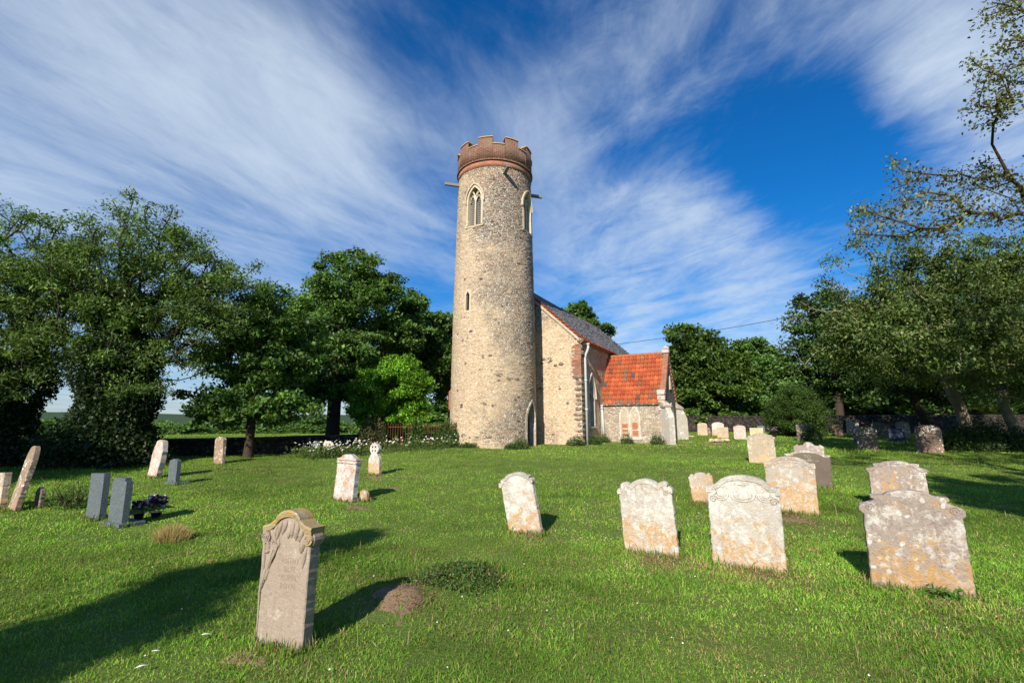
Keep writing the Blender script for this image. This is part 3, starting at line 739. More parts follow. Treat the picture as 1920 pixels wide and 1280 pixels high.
# gable parapet in brick with stone kneelers
V = MB()
for s in (-1, 1):
    n = 14
    for i in range(n):
        t0 = i / n; yb = PC + s * (PC - PY0 + .08) * (1 - t0); yb2 = PC + s * (PC - PY0 + .08) * (1 - (i + 1) / n)
        zb = PEZ + (PRZ - PEZ) * t0; zt_ = PEZ + (PRZ - PEZ) * (i + 1) / n + .26
        ya, yc = sorted((yb, yb2)); V.box(PX1 - .27, PX1 + .05, ya, yc, zb - ZB - .2, zt_ - ZB - .13)
        # tumbling bricks
V.build("gable_parapet", M_BRICK, CH, uvbox=True)
mb = MB(); mb.box(PX1 - .32, PX1 + .08, PC - .2, PC + .2, PRZ + .10 - ZB, PRZ + .30 - ZB); mb.blob((PX1 - .1, PC, PRZ + .38 - ZB), (.2, .2, .14), 4); mb.build("gable_stub", M_RENDER, CH)
rr_ = random.Random(21); mb = MB()
for i in range(4): mb.box(PX1 - .34 - rr_.uniform(0, .06), PX1 + .06, PY0 - .09, PY0 + .3, PEZ - .5 + i * .3 - ZB, PEZ - .5 + i * .3 + .27 - ZB, jit=.02, rng=rr_)
mb.build("kneeler_stones", M_RENDER, CH, bevel=.03)
for yy, s in ((PY0, -1), (PY1, 1)):
    M_ = Matrix.Translation((PX1 - .02, yy, -ZB)) @ Matrix.Rotation(s * R(45) - (0), 4, 'Z')
    mb = MB()
    prof = [(-.3, .3), (.70, .3), (.66, 2.2), (.26, 3.0), (-.3, 3.2)]
    mb.prism(prof, -.17, .17, M_)
    bt = mb.build("buttress", M_RENDER, CH, bevel=.02)
    mb = MB(); mb.prism([(-.2, 2.8), (.34, 2.76), (.42, 2.86), (-.2, 3.22)], -.24, .24, M_); mb.build("weathering_stone", M_GREYL, bt, bevel=.03)
# north aisle in brick and the chancel
AX0 = -5.0
def aisle(u): return 3.95 + (u - AX0) * .88
wall("aisle_wall", pmap((0, 2.7), (1, 0), (0, -1)), AX0, NX0 + .05, .3, aisle, [], M_BRICK, CH, .2, .006, uv=True)
wall("aisle_wall", pmap((AX0, 2.7), (0, 1), (-1, 0)), 0, 9, .3, lambda u: 3.95, [], M_BRICK, CH, .3, .006)
asl = math.hypot(NX0 - AX0, (NX0 - AX0) * .88); 
pantile("aisle_roof", (AX0 - .1, 11.8, 3.92), (0, -1, 0), ((NX0 - AX0) / asl, 0, (NX0 - AX0) * .88 / asl), (-.66, 0, .75), 9.1, asl + .1, col_porch, CH, na=3, seed=12)
mb = MB(); mb.prism([(-1.6, .3), (3.45, .3), (3.45, 5.3), (.93, 7.9), (-1.6, 5.3)], 15.72, 22.5, Matrix.Translation((0, 0, -ZB))); mb.build("chancel", M_NAVE, CH)

# ------------------------------------------------------------------ headstones
CD = Vector((math.cos(R(TH)), -math.sin(R(TH)), 0)); AD = Vector((math.sin(R(TH)), math.cos(R(TH)), 0))
def arc(cx, cz, rx, rz, a0, a1, n=10): return [(cx + rx * math.cos(R(a0 + (a1 - a0) * i / n)), cz + rz * math.sin(R(a0 + (a1 - a0) * i / n))) for i in range(n + 1)]
def outline(kind, w, h):
    """headstone outline, left bottom round over the top to right bottom, z from 0 at the ground (a foot runs below)"""
    a = w / 2; B = -.25
    if kind == 'flat': top = [(-a, h * .99), (a, h)]
    elif kind == 'rough': top = [(-a, h * .78), (-a * .6, h * .93), (-a * .1, h), (a * .4, h * .96), (a * .8, h * .82), (a, h * .7)]
    elif kind == 'round': top = arc(0, h - a, a, a, 180, 0, 16)
    elif kind == 'lowround': top = arc(0, h - a * .45, a, a * .45, 180, 0, 14)
    elif kind == 'gothic': top = [(-a, h * .75)] + [(-a * math.cos(R(90 * i / 8)) ** .8, h * .75 + h * .25 * math.sin(R(90 * i / 8)) ** 1.2) for i in range(1, 8)] + [(0, h)] + [(a * math.cos(R(90 * i / 8)) ** .8, h * .75 + h * .25 * math.sin(R(90 * i / 8)) ** 1.2) for i in range(7, 0, -1)] + [(a, h * .75)]
    elif kind == 'ogee':      # flat shoulders, low centre arch
        top = [(-a, h * .86), (-a, h * .885)] + [(-a * .80, h * .885)] + arc(0, h * .87, a * .74, h * .13, 165, 15, 12) + [(a * .80, h * .885), (a, h * .885), (a, h * .86)]
    elif kind == 'shoulder':  # concave shoulders with small scrolls, centre arch
        top = [(-a, h * .80)] + arc(-a * .98, h * .835, a * .08, h * .035, 250, 60, 5) + [(-a * .84, h * .88)] + [(-a * .90, h * .91), (-a * .78, h * .925)] + arc(0, h * .90, a * .66, h * .10, 160, 20, 10) + [(a * .78, h * .925), (a * .90, h * .91), (a * .84, h * .88)] + arc(a * .98, h * .835, a * .08, h * .035, 120, -70, 5) + [(a, h * .80)]
    elif kind == 'scroll':    # big side scrolls and a high middle
        top = [(-a * .98, h * .745)] + arc(-a * .97, h * .80, a * .09, h * .045, 250, 70, 7) + [(-a * .80, h * .87), (-a * .72, h * .895), (-a * .78, h * .915), (-a * .78, h * .94), (-a * .62, h * .945)] + arc(0, h * .90, a * .58, h * .10, 152, 28, 9) + [(a * .62, h * .945), (a * .78, h * .94), (a * .78, h * .915), (a * .72, h * .895), (a * .80, h * .87)] + arc(a * .97, h * .80, a * .09, h * .045, 110, -70, 7) + [(a * .98, h * .745)]
    elif kind == 'ears':      # arch between two ear scrolls
        top = [(-a, h * .74)] + arc(-a * .90, h * .83, a * .12, h * .06, 200, 60, 5) + arc(-a * .72, h * .925, a * .14, h * .035, 190, 20, 5) + arc(0, h * .86, a * .56, h * .14, 160, 20, 12) + arc(a * .72, h * .925, a * .14, h * .035, 160, -10, 5) + arc(a * .90, h * .83, a * .12, h * .06, 120, -20, 5) + [(a, h * .74)]
    elif kind == 'bumps':
        top = [(-a, h * .80), (-a * 1.0, h * .88), (-a * .75, h * .94), (-a * .62, h * .90)] + arc(-0, h * .90, a * .36, h * .10, 170, 10, 8) + [(a * .62, h * .90), (a * .75, h * .94), (a, h * .88), (a, h * .80)]
    elif kind == 'peak': top = [(-a, h * .93), (-a * .5, h * .965), (0, h), (a * .5, h * .965), (a, h * .93)]
    elif kind == 'step': top = [(-a, h * .93), (-a * .75, h * .93), (-a * .75, h), (a * .75, h), (a * .75, h * .93), (a, h * .93)]
    elif kind == 'cross':     # wheel cross on a tapering block
        top = [(-a, h * .50), (-a * .55, h * .66)] + arc(0, h * .82, a * .80, h * .18, 235, -55, 22) + [(a * .55, h * .66), (a, h * .50)]
    return [(-a, B)] + top + [(a, B)]
def densify(pts, st):
    out = []
    for p, q in zip(pts, pts[1:] + pts[:1]):
        n = max(1, int(math.hypot(q[0] - p[0], q[1] - p[1]) / st))
        out += [(p[0] + (q[0] - p[0]) * i / n, p[1] + (q[1] - p[1]) * i / n) for i in range(n)]
    return out
def inset(pts, d):
    n = len(pts); out = []
    for i in range(n):
        p0, p1, p2 = Vector(pts[i - 1]), Vector(pts[i]), Vector(pts[(i + 1) % n])
        e1 = (p1 - p0); e2 = (p2 - p1)
        if e1.length < 1e-6 or e2.length < 1e-6: out.append(pts[i]); continue
        e1.normalize(); e2.normalize(); nn = Vector((e1.y + e2.y, -e1.x - e2.x))
        if nn.length < 1e-5: out.append(pts[i]); continue
        nn.normalize(); q = p1 + nn * d; out.append((q.x, q.y))
    return out
def slab_mesh(name, pts, t, m, parent=None, rough=.004, seed=0, bev=.008, st=.05):
    """solid of the outline; front face looks to -y"""
    rng = random.Random(seed); P_ = densify(pts, st)
    P_ = [(x + rng.uniform(-rough, rough), z + rng.uniform(-rough, rough)) for x, z in P_]
    Q = inset(P_, bev); n = len(P_)
    rows = [[(x, -t / 2, z) for x, z in Q], [(x, -t / 2 + bev, z) for x, z in P_], [(x, t / 2 - bev, z) for x, z in P_], [(x, t / 2, z) for x, z in Q]]
    V = [v for r in rows for v in r]; F = [tuple(range(n))[::-1], tuple(range(3 * n, 4 * n))]
    for r in range(3):
        for i in range(n): F.append((r * n + i, r * n + (i + 1) % n, (r + 1) * n + (i + 1) % n, (r + 1) * n + i))
    me = bpy.data.meshes.new(name); me.from_pydata(V, [], F); me.update(); return link(name, me, m, parent)
def moulding(name, pts, t, wd, pr, m, parent, zmin):
    """raised strip that follows the top edge on the front face"""
    P_ = densify(pts, .03); Q = inset(P_, wd); Eo = inset(P_, -.012); mb = MB(); n = len(P_)
    for i in range(n - 1):
        if min(P_[i][1], P_[i + 1][1]) < zmin: continue
        a, b, c, d = Eo[i], Eo[i + 1], Q[i + 1], Q[i]
        v = [(p[0], -t / 2 - pr, p[1]) for p in (a, b, c, d)] + [(p[0], -t / 2 + (.02 if k > 1 else t - .01), p[1]) for k, p in enumerate((a, b, c, d))]
        v[2] = (c[0], -t / 2 - pr * .5, c[1]); v[3] = (d[0], -t / 2 - pr * .5, d[1])
        mb.add(v, [(0, 1, 2, 3), (0, 4, 5, 1), (3, 2, 6, 7)])
    return mb.build(name, m, parent)
def text_part(name, s, size, loc, parent, m, extrude=.002, rot=(PI / 2, 0, 0)):
    cu = bpy.data.curves.new(name, 'FONT'); cu.body = s; cu.size = size; cu.extrude = extrude; cu.align_x = 'CENTER'; cu.resolution_u = 2; cu.space_line = 1.0
    o = bpy.data.objects.new(name, cu); COL.objects.link(o)
    dg = bpy.context.evaluated_depsgraph_get(); me = bpy.data.meshes.new_from_object(o.evaluated_get(dg)); bpy.data.objects.remove(o)
    o = link(name, me, m, parent); o.location = loc; o.rotation_euler = rot; me.materials.clear(); me.materials.append(m); return o

# key: x, y, width, height, lean (deg, + to the right), kind, thickness, material, pitch back, label, moulding?
HS = [
 ('l1', -10.75, 10.55, .60, .72, -3, 'flat', .13, M_BUFF, 0, "short pale headstone cut off by the left edge of the photo", 0),
 ('l2', -10.16, 10.30, .36, 1.30, -1, 'gothic', .10, M_BROWN, -9, "tall thin mossy headstone leaning to the right near the left edge", 0),
 ('l2b', -9.95, 10.60, .28, .42, 4, 'round', .08, M_SHADY, 0, "small dark footstone behind the foot of the tall leaning headstone at left", 0),
 ('l3', -14.62, 15.16, .30, .52, -3, 'lowround', .12, M_GRANITE, 0, "small blue-grey upright stone in the shade near the dark hedge at far left", 0),
 ('l8b', -13.93, 17.29, .42, .30, -3, 'round', .1, M_SHADY, 0, "tiny dim headstone in the deep shade under the ivy-clad ash", 0),
 ('l6', -10.86, 15.16, .52, 1.14, 6, 'rough', .16, M_RUST, -4, "rugged white and rust headstone leaning right in front of the dark boundary wall", 0),
 ('l8', -10.91, 18.53, .53, .98, -3, 'lowround', .13, M_BROWN, 0, "brown round topped headstone standing beside the boundary wall at left", 0),
 ('l9', -8.56, 21.62, .44, .60, -2, 'round', .1, M_GRANITE, 0, "grey round-topped stone at the left end of the daisies", 0),
 ('l10', -7.91, 21.39, .60, .60, -4, 'round', .12, M_PALE, 0, "pale rounded stone half hidden in the daisies", 0),
 ('m1b', -3.36, 11.44, .25, .25, -2, 'round', .10, M_GREYL, 0, "small grey rounded footstone beside the foot of the rust-stained headstone", 0),
 ('c1', .24, 8.49, .60, .99, -11, 'shoulder', .10, M_PALE, 2, "white headstone leaning left, with orange lichen along its foot, alone in mid lawn", 1),
 ('c2', 2.00, 7.31, .76, 1.02, -4, 'ears', .11, M_PALE, 0, "white headstone with a rounded top between two ear scrolls, left of the scalloped one", 1),
 ('c3', 4.26, 11.13, .50, .66, -6, 'ears', .10, M_ORANGE, 0, "small low headstone peeping out behind and left of the scalloped white headstone", 0),
 ('c4', 3.06, 6.64, .86, 1.15, -.5, 'ogee', .12, M_PALE, 0, "large white headstone with carved scallops under an arched moulding", 1),
 ('c5', 5.62, 10.10, .88, 1.09, 0, 'ogee', .12, M_ORANGE, 0, "wide headstone blotched with orange lichen, in front of the dark slate one", 1),
 ('c6', 7.81, 13.16, 1.02, .93, 1, 'ogee', .10, M_DARKST, 0, "dark brown headstone with pale cut lettering that begins TO", 0),
 ('c6b', 8.45, 14.1, .74, 1.08, 0, 'bumps', .10, M_GREYL, 0, "pale grey headstone with a knobbly scrolled top behind the dark lettered one", 0),
 ('c7', 9.27, 18.36, .91, 1.09, -2, 'shoulder', .12, M_BUFF, 0, "buff scroll-shouldered headstone standing behind the orange-blotched one", 1),
 ('c8', 8.02, 10.40, .96, .97, -1, 'scroll', .12, M_GREYL, 0, "grey lichened headstone directly behind the largest one at right", 1),
 ('c9', 4.52, 5.73, .90, 1.08, -1, 'scroll', .13, M_GREYL, 2, "largest grey-pink headstone at right with side scrolls and scattered lichen", 0),
 ('d1', 13.48, 34.79, .66, .90, 0, 'lowround', .12, M_BUFF, 0, "pale headstone nearest the church porch in the far row", 0),
 ('d1b', 14.35, 36.02, .36, .54, 0, 'round', .1, M_SHADY, 0, "small dull stone tucked right of the first pale stone of the far row", 0),
 ('d2', 14.58, 34.79, .80, .95, 0, 'lowround', .12, M_PALE, 0, "blotchy white headstone behind a shorter brownish one in the far row", 0),
 ('d3', 13.73, 32.06, .68, .70, 0, 'flat', .12, M_BUFF, 0, "short squared brownish headstone in front of the blotchy white one", 0),
 ('d4', 14.39, 31.09, .70, .88, 0, 'lowround', .14, M_RUST, 0, "white headstone with a rusty orange cap in the far row", 0),
 ('d5', 17.29, 34.79, .85, .56, 0, 'flat', .3, M_MOSSST, 0, "low blocky stone with a flat pale green top", 0),
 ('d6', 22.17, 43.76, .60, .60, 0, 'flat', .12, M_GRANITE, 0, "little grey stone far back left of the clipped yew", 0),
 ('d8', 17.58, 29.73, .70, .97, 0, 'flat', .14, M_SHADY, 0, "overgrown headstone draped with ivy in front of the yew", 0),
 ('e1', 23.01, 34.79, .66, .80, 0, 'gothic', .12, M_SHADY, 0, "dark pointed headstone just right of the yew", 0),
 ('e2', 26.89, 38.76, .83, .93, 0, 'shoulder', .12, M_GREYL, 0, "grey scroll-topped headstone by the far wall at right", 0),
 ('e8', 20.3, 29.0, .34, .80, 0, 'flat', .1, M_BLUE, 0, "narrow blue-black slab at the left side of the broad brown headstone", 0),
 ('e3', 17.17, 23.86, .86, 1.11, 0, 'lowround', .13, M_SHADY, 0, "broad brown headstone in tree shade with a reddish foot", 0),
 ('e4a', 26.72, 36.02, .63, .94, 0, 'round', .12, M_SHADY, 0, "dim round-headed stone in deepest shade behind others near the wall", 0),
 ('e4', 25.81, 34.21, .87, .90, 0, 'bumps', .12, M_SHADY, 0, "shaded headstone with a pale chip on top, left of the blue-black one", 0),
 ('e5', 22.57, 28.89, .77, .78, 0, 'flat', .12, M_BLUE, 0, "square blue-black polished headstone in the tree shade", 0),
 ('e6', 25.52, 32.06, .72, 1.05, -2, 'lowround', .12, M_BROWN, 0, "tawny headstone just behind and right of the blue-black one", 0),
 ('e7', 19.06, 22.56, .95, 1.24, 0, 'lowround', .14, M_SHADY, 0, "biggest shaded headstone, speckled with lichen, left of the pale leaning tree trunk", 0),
]
HST = {}
for i, (key, x, y, w, h, lean, kind, t_, m_, pitch, lab, mo) in enumerate(HS):
    pts = outline(kind, w, h); loc = (x, y, g1(x, y)); grp = "headstones in the churchyard grass"
    rot = Matrix.Rotation(R(-TH), 4, 'Z') @ Matrix.Rotation(R(lean), 4, 'Y') @ Matrix.Rotation(R(pitch), 4, 'X')
    o = slab_mesh("headstone", pts, t_, m_, None, .006 if kind != 'rough' else .02, i, .010, .04 if y < 12 else .1)
    o.location = loc; o.rotation_euler = rot.to_euler(); tag(o, lab, "headstone", grp); HST[key] = (o, w, h, t_, m_)
    if mo: moulding("moulding", pts, t_, .05 if w > .7 else .035, .022, m_, o, h * .79)
def tubes(name, lines, r, m, parent, n=6):
    mb = MB()
    for l in lines: mb.tube(l, r, n)
    return mb.build(name, m, parent, smooth=True)
# carved scallops on the big white one
o, w, h, t_, m_ = HST['c4']; yf = -t_ / 2 - .0
L = []
for cx, rx, rz in ((0, .15, .09), (0, .11, .06), (-.27, .10, .08), (.27, .10, .08), (-.27, .07, .055), (.27, .07, .055), (-.27, .04, .03), (.27, .04, .03)):
    L.append([(cx + rx * math.cos(a), yf, h * .80 - rz * abs(math.sin(a)) ** .8) for a in np.linspace(0, PI, 14)])
L.append([(-.05 + .1 * i / 6, yf, h * .905) for i in range(7)])
tubes("carved_scallops", L, .008, m_, o)
for s in (-1, 1): tubes("carved_scroll", [[(s * (w / 2 - .07) + .05 * (1 - k / 24) * math.cos(k * .5), yf - .004, h * .74 + .05 * (1 - k / 24) * math.sin(k * .5)) for k in range(22)], [(s * (w / 2 - .10), yf, h * .86), (s * (w / 2 - .11), yf, h * .80), (s * (w / 2 - .05), yf, h * .77)]], .009, m_, o)
for key in ('c2', 'c9', 'c8', 'c7', 'c5'):
    o, w, h, t_, m_ = HST[key]; yf = -t_ / 2
    for s in (-1, 1): tubes("carved_scroll", [[(s * (w / 2 - .075) + .045 * (1 - k / 24) * math.cos(k * .5), yf - .003, h * .82 + .045 * (1 - k / 24) * math.sin(k * .5)) for k in range(22)]], .006, m_, o)
    if key in ('c5', 'c7'): tubes("carved_arch", [[(.30 * w * math.cos(a), yf, h * .84 + .075 * math.sin(a)) for a in np.linspace(0, PI, 12)], [(.16 * w * math.cos(a), yf, h * .86 - .05 * math.sin(a)) for a in np.linspace(0, PI, 10)]], .008, m_, o)
# grey bird streak on c2 : an old diagonal stain
M_STAIN = mat_stone("grey_stain", (.44, .43, .41), (.52, .50, .48), 0, .2, .4, b=.3)
# lettering
o, w, h, t_, m_ = HST['c6']; yf = -t_ / 2 - .002
text_part("inscription", "TO", .115, (0, yf, h * .80), o, M_STROKEP)
text_part("inscription", "THE MEMORY OF", .065, (0, yf, h * .70), o, M_STROKEP)
moulding("moulding", outline('ogee', w, h), t_, .05, .012, M_GREYL, o, h * .84)

# rust-stained headstone (mid left), with cornice blocks at its shoulder
x, y = -3.80, 11.44; r_ = empty("headstone", (x, y, g1(x, y)), rot=(Matrix.Rotation(R(-TH), 4, 'Z') @ Matrix.Rotation(R(2), 4, 'Y') @ Matrix.Rotation(R(-3), 4, 'X')).to_euler())
tag(r_, "white headstone heavily stained rust orange, with stepped shoulders, left of the round tower", "headstone", "headstones in the churchyard grass")
slab_mesh("slab", outline('shoulder', .60, 1.04), .15, M_RUST, r_, .007, 77, .01, .05)
mb = MB()
for z in (.90, .83): mb.box(-.30, .31, -.10, .10, z, z + .035)
mb.build("shoulder_moulding", M_RUST, r_, bevel=.008)
# wheel cross stone
x, y = -4.32, 15.73; r_ = empty("headstone", (x, y, g1(x, y)), rot=(0, R(-2), R(-TH)))
tag(r_, "white headstone topped by a small pierced wheel cross, just in front of the daisies", "headstone", "headstones in the churchyard grass")
w, h = .46, .98
slab_mesh("slab", outline('cross', w, h), .13, M_PALE, r_, .005, 78, .01, .04)
mb = MB()
for a in (45, 135, 225, 315):
    cx, cz = .085 * math.cos(R(a)), h * .82 + .085 * math.sin(R(a))
    mb.tube([(cx, -.069, cz), (cx, -.064, cz)], .028, 10)
mb.build("cross_piercing", M_DARK, r_)
# kerb-style carved block at its side
# front headstone -----------------------------------------------------
x, y = -1.93, 4.46
F1 = empty("headstone", (x, y, g1(x, y)), rot=(Matrix.Rotation(R(-TH + 8), 4, 'Z') @ Matrix.Rotation(R(-1.5), 4, 'Y') @ Matrix.Rotation(R(-3), 4, 'X')).to_euler())
tag(F1, "nearest headstone, beige-brown with carved drapery, a scroll shoulder and yellow lichen on top", "headstone", "headstones in the churchyard grass")
w, h, t_ = .50, 1.05, .12; a = w / 2
pts = [(-a, -.25), (-a, .80)] + arc(-a + .005, .855, .045, .055, 260, 100, 6) + [(-a + .03, .93), (-a * .80, .96), (-a * .6, .985)] + arc(0, .92, a * .72, .125, 150, 30, 12) + [(a * .62, .985), (a * .86, .945), (a - .03, .93)] + arc(a - .005, .855, .045, .055, 80, -80, 6) + [(a, .80), (a, -.25)]
slab_mesh("slab", pts, t_, M_SAND, F1, .003, 5, .008, .03)
# arched cornice carrying the lichen
mb = MB(); cp = [(-a - .02, .925), (-a * .78, .945), (-a * .55, .985)] + arc(0, .93, a * .62, .135, 148, 32, 14) + [(a * .55, .985), (a * .78, .945), (a + .02, .925)]
n = len(cp); V = []; F = []
for (x_, z_) in cp: V += [(x_, -t_ / 2 - .030, z_ + .010), (x_, -t_ / 2 - .022, z_ + .028), (x_, t_ / 2 + .02, z_ + .028), (x_, t_ / 2 + .02, z_ - .03), (x_, -t_ / 2 - .02, z_ - .03)]
for i in range(n - 1):
    for q in range(5): F.append((i * 5 + q, i * 5 + (q + 1) % 5, (i + 1) * 5 + (q + 1) % 5, (i + 1) * 5 + q))
F += [tuple(range(5)), tuple((n - 1) * 5 + q for q in range(4, -1, -1))]
mb.add(V, F); mb.build("cornice", M_YCAP, F1)
mb = MB()
for s in (-1, 1): mb.box(s * (a - .03) - .03, s * (a - .03) + .03, -t_ / 2 - .015, t_ / 2 + .012, .905, .925)
mb.build("lower_cornice", M_SAND, F1, bevel=.004)
for s in (-1, 1):
    mb = MB(); mb.tube([(s * (a - .015), -t_ / 2 - .02, .855), (s * (a - .015), t_ / 2 + .015, .855)], .047, 16)
    sc = mb.build("scroll", M_YCAP if s > 0 else M_SAND, F1, smooth=False)
    tubes("spiral", [[(s * (a - .015) + .040 * (1 - k / 26) * math.cos(k * .5) * s, -t_ / 2 - .022, .855 + .040 * (1 - k / 26) * math.sin(k * .5)) for k in range(24)]], .006, M_SAND, sc)
yf = -t_ / 2
mb = MB()  # carved relief: drapery on the left and over the top, leaves at right
def leafrel(p0, p1, wd, th=.014):
    p0, p1 = Vector((p0[0], yf, p0[1])), Vector((p1[0], yf, p1[1])); n = 8
    mb.tube([p0.lerp(p1, i / n) + Vector((0, .002, 0)) for i in range(n + 1)], [max(.002, wd * math.sin(PI * (.08 + .9 * i / n)) ** .7) for i in range(n + 1)], 8)
for p0, p1, wd in (((-.26, .80), (-.24, .55), .020), ((-.23, .93), (-.20, .72), .022), ((-.20, .94), (-.12, .80), .024), ((-.13, .97), (-.17, .80), .022), ((-.08, 1.0), (-.13, .83), .022), ((-.02, 1.01), (-.07, .88), .024),
                   ((.05, 1.00), (.04, .86), .022), ((.10, .99), (.09, .84), .030), ((.16, .95), (.13, .83), .026), ((.20, .90), (.155, .74), .034), ((.21, .80), (.185, .62), .022), ((-.16, .78), (-.20, .56), .020), ((-.11, .80), (-.17, .64), .016), ((-.22, .60), (-.25, .46), .018), ((-.18, .60), (-.22, .50), .016), ((.02, .93), (.00, .85), .02)):
    leafrel(p0, p1, wd)
for s in (-1,):
    mb.tube([(-.262, yf, .84), (-.255, yf, .60), (-.262, yf, .40), (-.250, yf, .20), (-.247, yf, -.05)], [.012, .011, .009, .008, .008], 8)
mb.tube([(-.23, yf, .735), (-.16, yf, .755), (-.11, yf, .765)], .010, 8)
mb.tube([(-.235, yf, .735), (-.20, yf, .742)], .018, 8)
mb.tube([(-.10, yf, .86), (-.09, yf, .80), (-.13, yf, .70), (-.19, yf, .60), (-.20, yf, .52), (-.235, yf, .46), (-.25, yf, .40)], [.006, .012, .010, .012, .012, .012, .008], 8)
mb.tube([(.21 + .035 * math.cos(b_), yf, .865 + .04 * math.sin(b_)) for b_ in np.linspace(0, 4.5, 12)], .006, 6)
mb.build("carved_relief", M_SAND, F1, smooth=True)
text_part("inscription", "ANTHY\nSILVE\nRUMBL\nROYAL", .064, (.05, yf + .0001, .655), F1, M_SAND, .0009)
for o in F1.children:
    if o.name.startswith("inscription"): o.scale = (.9, 1.05, 1)

# granite headstones at left ------------------------------------------
def granite(x, y, w, h, kind, label, plinth, lean=0, plate=False):
    r_ = empty("headstone", (x, y, g1(x, y)), rot=(0, R(lean), R(-TH))); tag(r_, label, "headstone", "headstones in the churchyard grass")
    slab_mesh("slab", outline(kind, w, h), .11, M_GRANITE, r_, 0, 1, .004, .2)
    if plinth:
        mb = MB(); mb.box(-w / 2 - .07, w / 2 + .07, -.12, .30, -.1, .07); mb.build("plinth", M_GRANITE, r_, bevel=.006)
    if plate:
        mb = MB(); mb.box(-.15, .2, .12, .5, .0, .03); mb.build("grave_plate", M_LEADG, r_, bevel=.004)
    return r_
granite(-7.92, 9.63, .52, .86, 'flat', "plain dark grey granite headstone, left one of the close pair", False, -1, True)
granite(-7.08, 9.11, .50, .84, 'step', "dark granite headstone on a plinth with a stepped top and flower pots behind it", True, 0)
granite(-9.44, 13.95, .40, .70, 'peak', "small grey granite headstone with a low peaked top, right of the leaning white one", True, 0)

def pot(x, y, h, r0, fl, lab, n=60, seed=0, fm=M_PURPLE, spread=.14, potm=M_POT):
    z = g1(x, y); r_ = empty("flower_pot", (x, y, z)); tag(r_, lab, "flower pot")
    mb = MB(); k = [(r0 * .65, 0), (r0 * .8, h * .5), (r0, h), (r0 * 1.08, h), (r0 * .85, h * .97)]
    nn = 14; V = [(r * math.cos(2 * PI * j / nn), r * math.sin(2 * PI * j / nn), zz) for r, zz in k for j in range(nn)]
    mb.add(V, [(i * nn + j, i * nn + (j + 1) % nn, (i + 1) * nn + (j + 1) % nn, (i + 1) * nn + j) for i in range(len(k) - 1) for j in range(nn)] + [tuple(4 * nn + j for j in range(nn))])
    mb.build("pot", potm, r_, smooth=True)
    rg = random.Random(seed); mb = MB(); m2 = MB()
    for i in range(n):
        a_ = rg.uniform(0, 2 * PI); q = spread * math.sqrt(rg.random()); p = (q * math.cos(a_), q * math.sin(a_), h + fl * rg.uniform(.35, 1))
        (mb if i % 4 else m2).blob(p, (.028, .028, .02), i, 6, 4, .4)
    fo = mb.build("flowers", fm, r_); m2.build("pale_flowers", M_LILAC, r_)
    rs = np.random.RandomState(seed); C = rs.normal(0, spread * .6, (90, 3)) * [1, 1, .6] + [0, 0, h + fl * .4]
    v, f_, c_ = leafcards(C, .05, .02, rs, [(.05, .11, .03), (.03, .07, .02)]); nmesh("leaves", v, f_, M_LEAF, r_, col=c_)

# ------------------------------------------------------------------ leaves and trees
def leafcards(C, L, Wd, rs, pal, up=.35, fold=.25, droop=0.0, jl=.5):
    n = len(C); d = rs.normal(size=(n, 3)); d[:, 2] -= droop; d /= np.linalg.norm(d, axis=1)[:, None]
    nrm = rs.normal(size=(n, 3)); nrm[:, 2] = np.abs(nrm[:, 2]) + up * 2; s = np.cross(nrm, d); s /= (np.linalg.norm(s, axis=1)[:, None] + 1e-6)
    nn = np.cross(d, s); l = L * rs.uniform(1 - jl, 1 + jl, (n, 1)); w = Wd * rs.uniform(1 - jl, 1 + jl, (n, 1))
    V = np.stack([C - d * l * .5, C + s * w * .5 + nn * w * fold, C + d * l * .5, C - s * w * .5 + nn * w * fold], 1).reshape(-1, 3)
    F = np.arange(n * 4).reshape(n, 4); pal = np.array(pal); a = rs.rand(n, 1); i = rs.randint(0, len(pal), n); j = rs.randint(0, len(pal), n)
    c = pal[i] * a + pal[j] * (1 - a); c = c * rs.uniform(.8, 1.2, (n, 1)); return V, F, np.repeat(c, 4, 0)

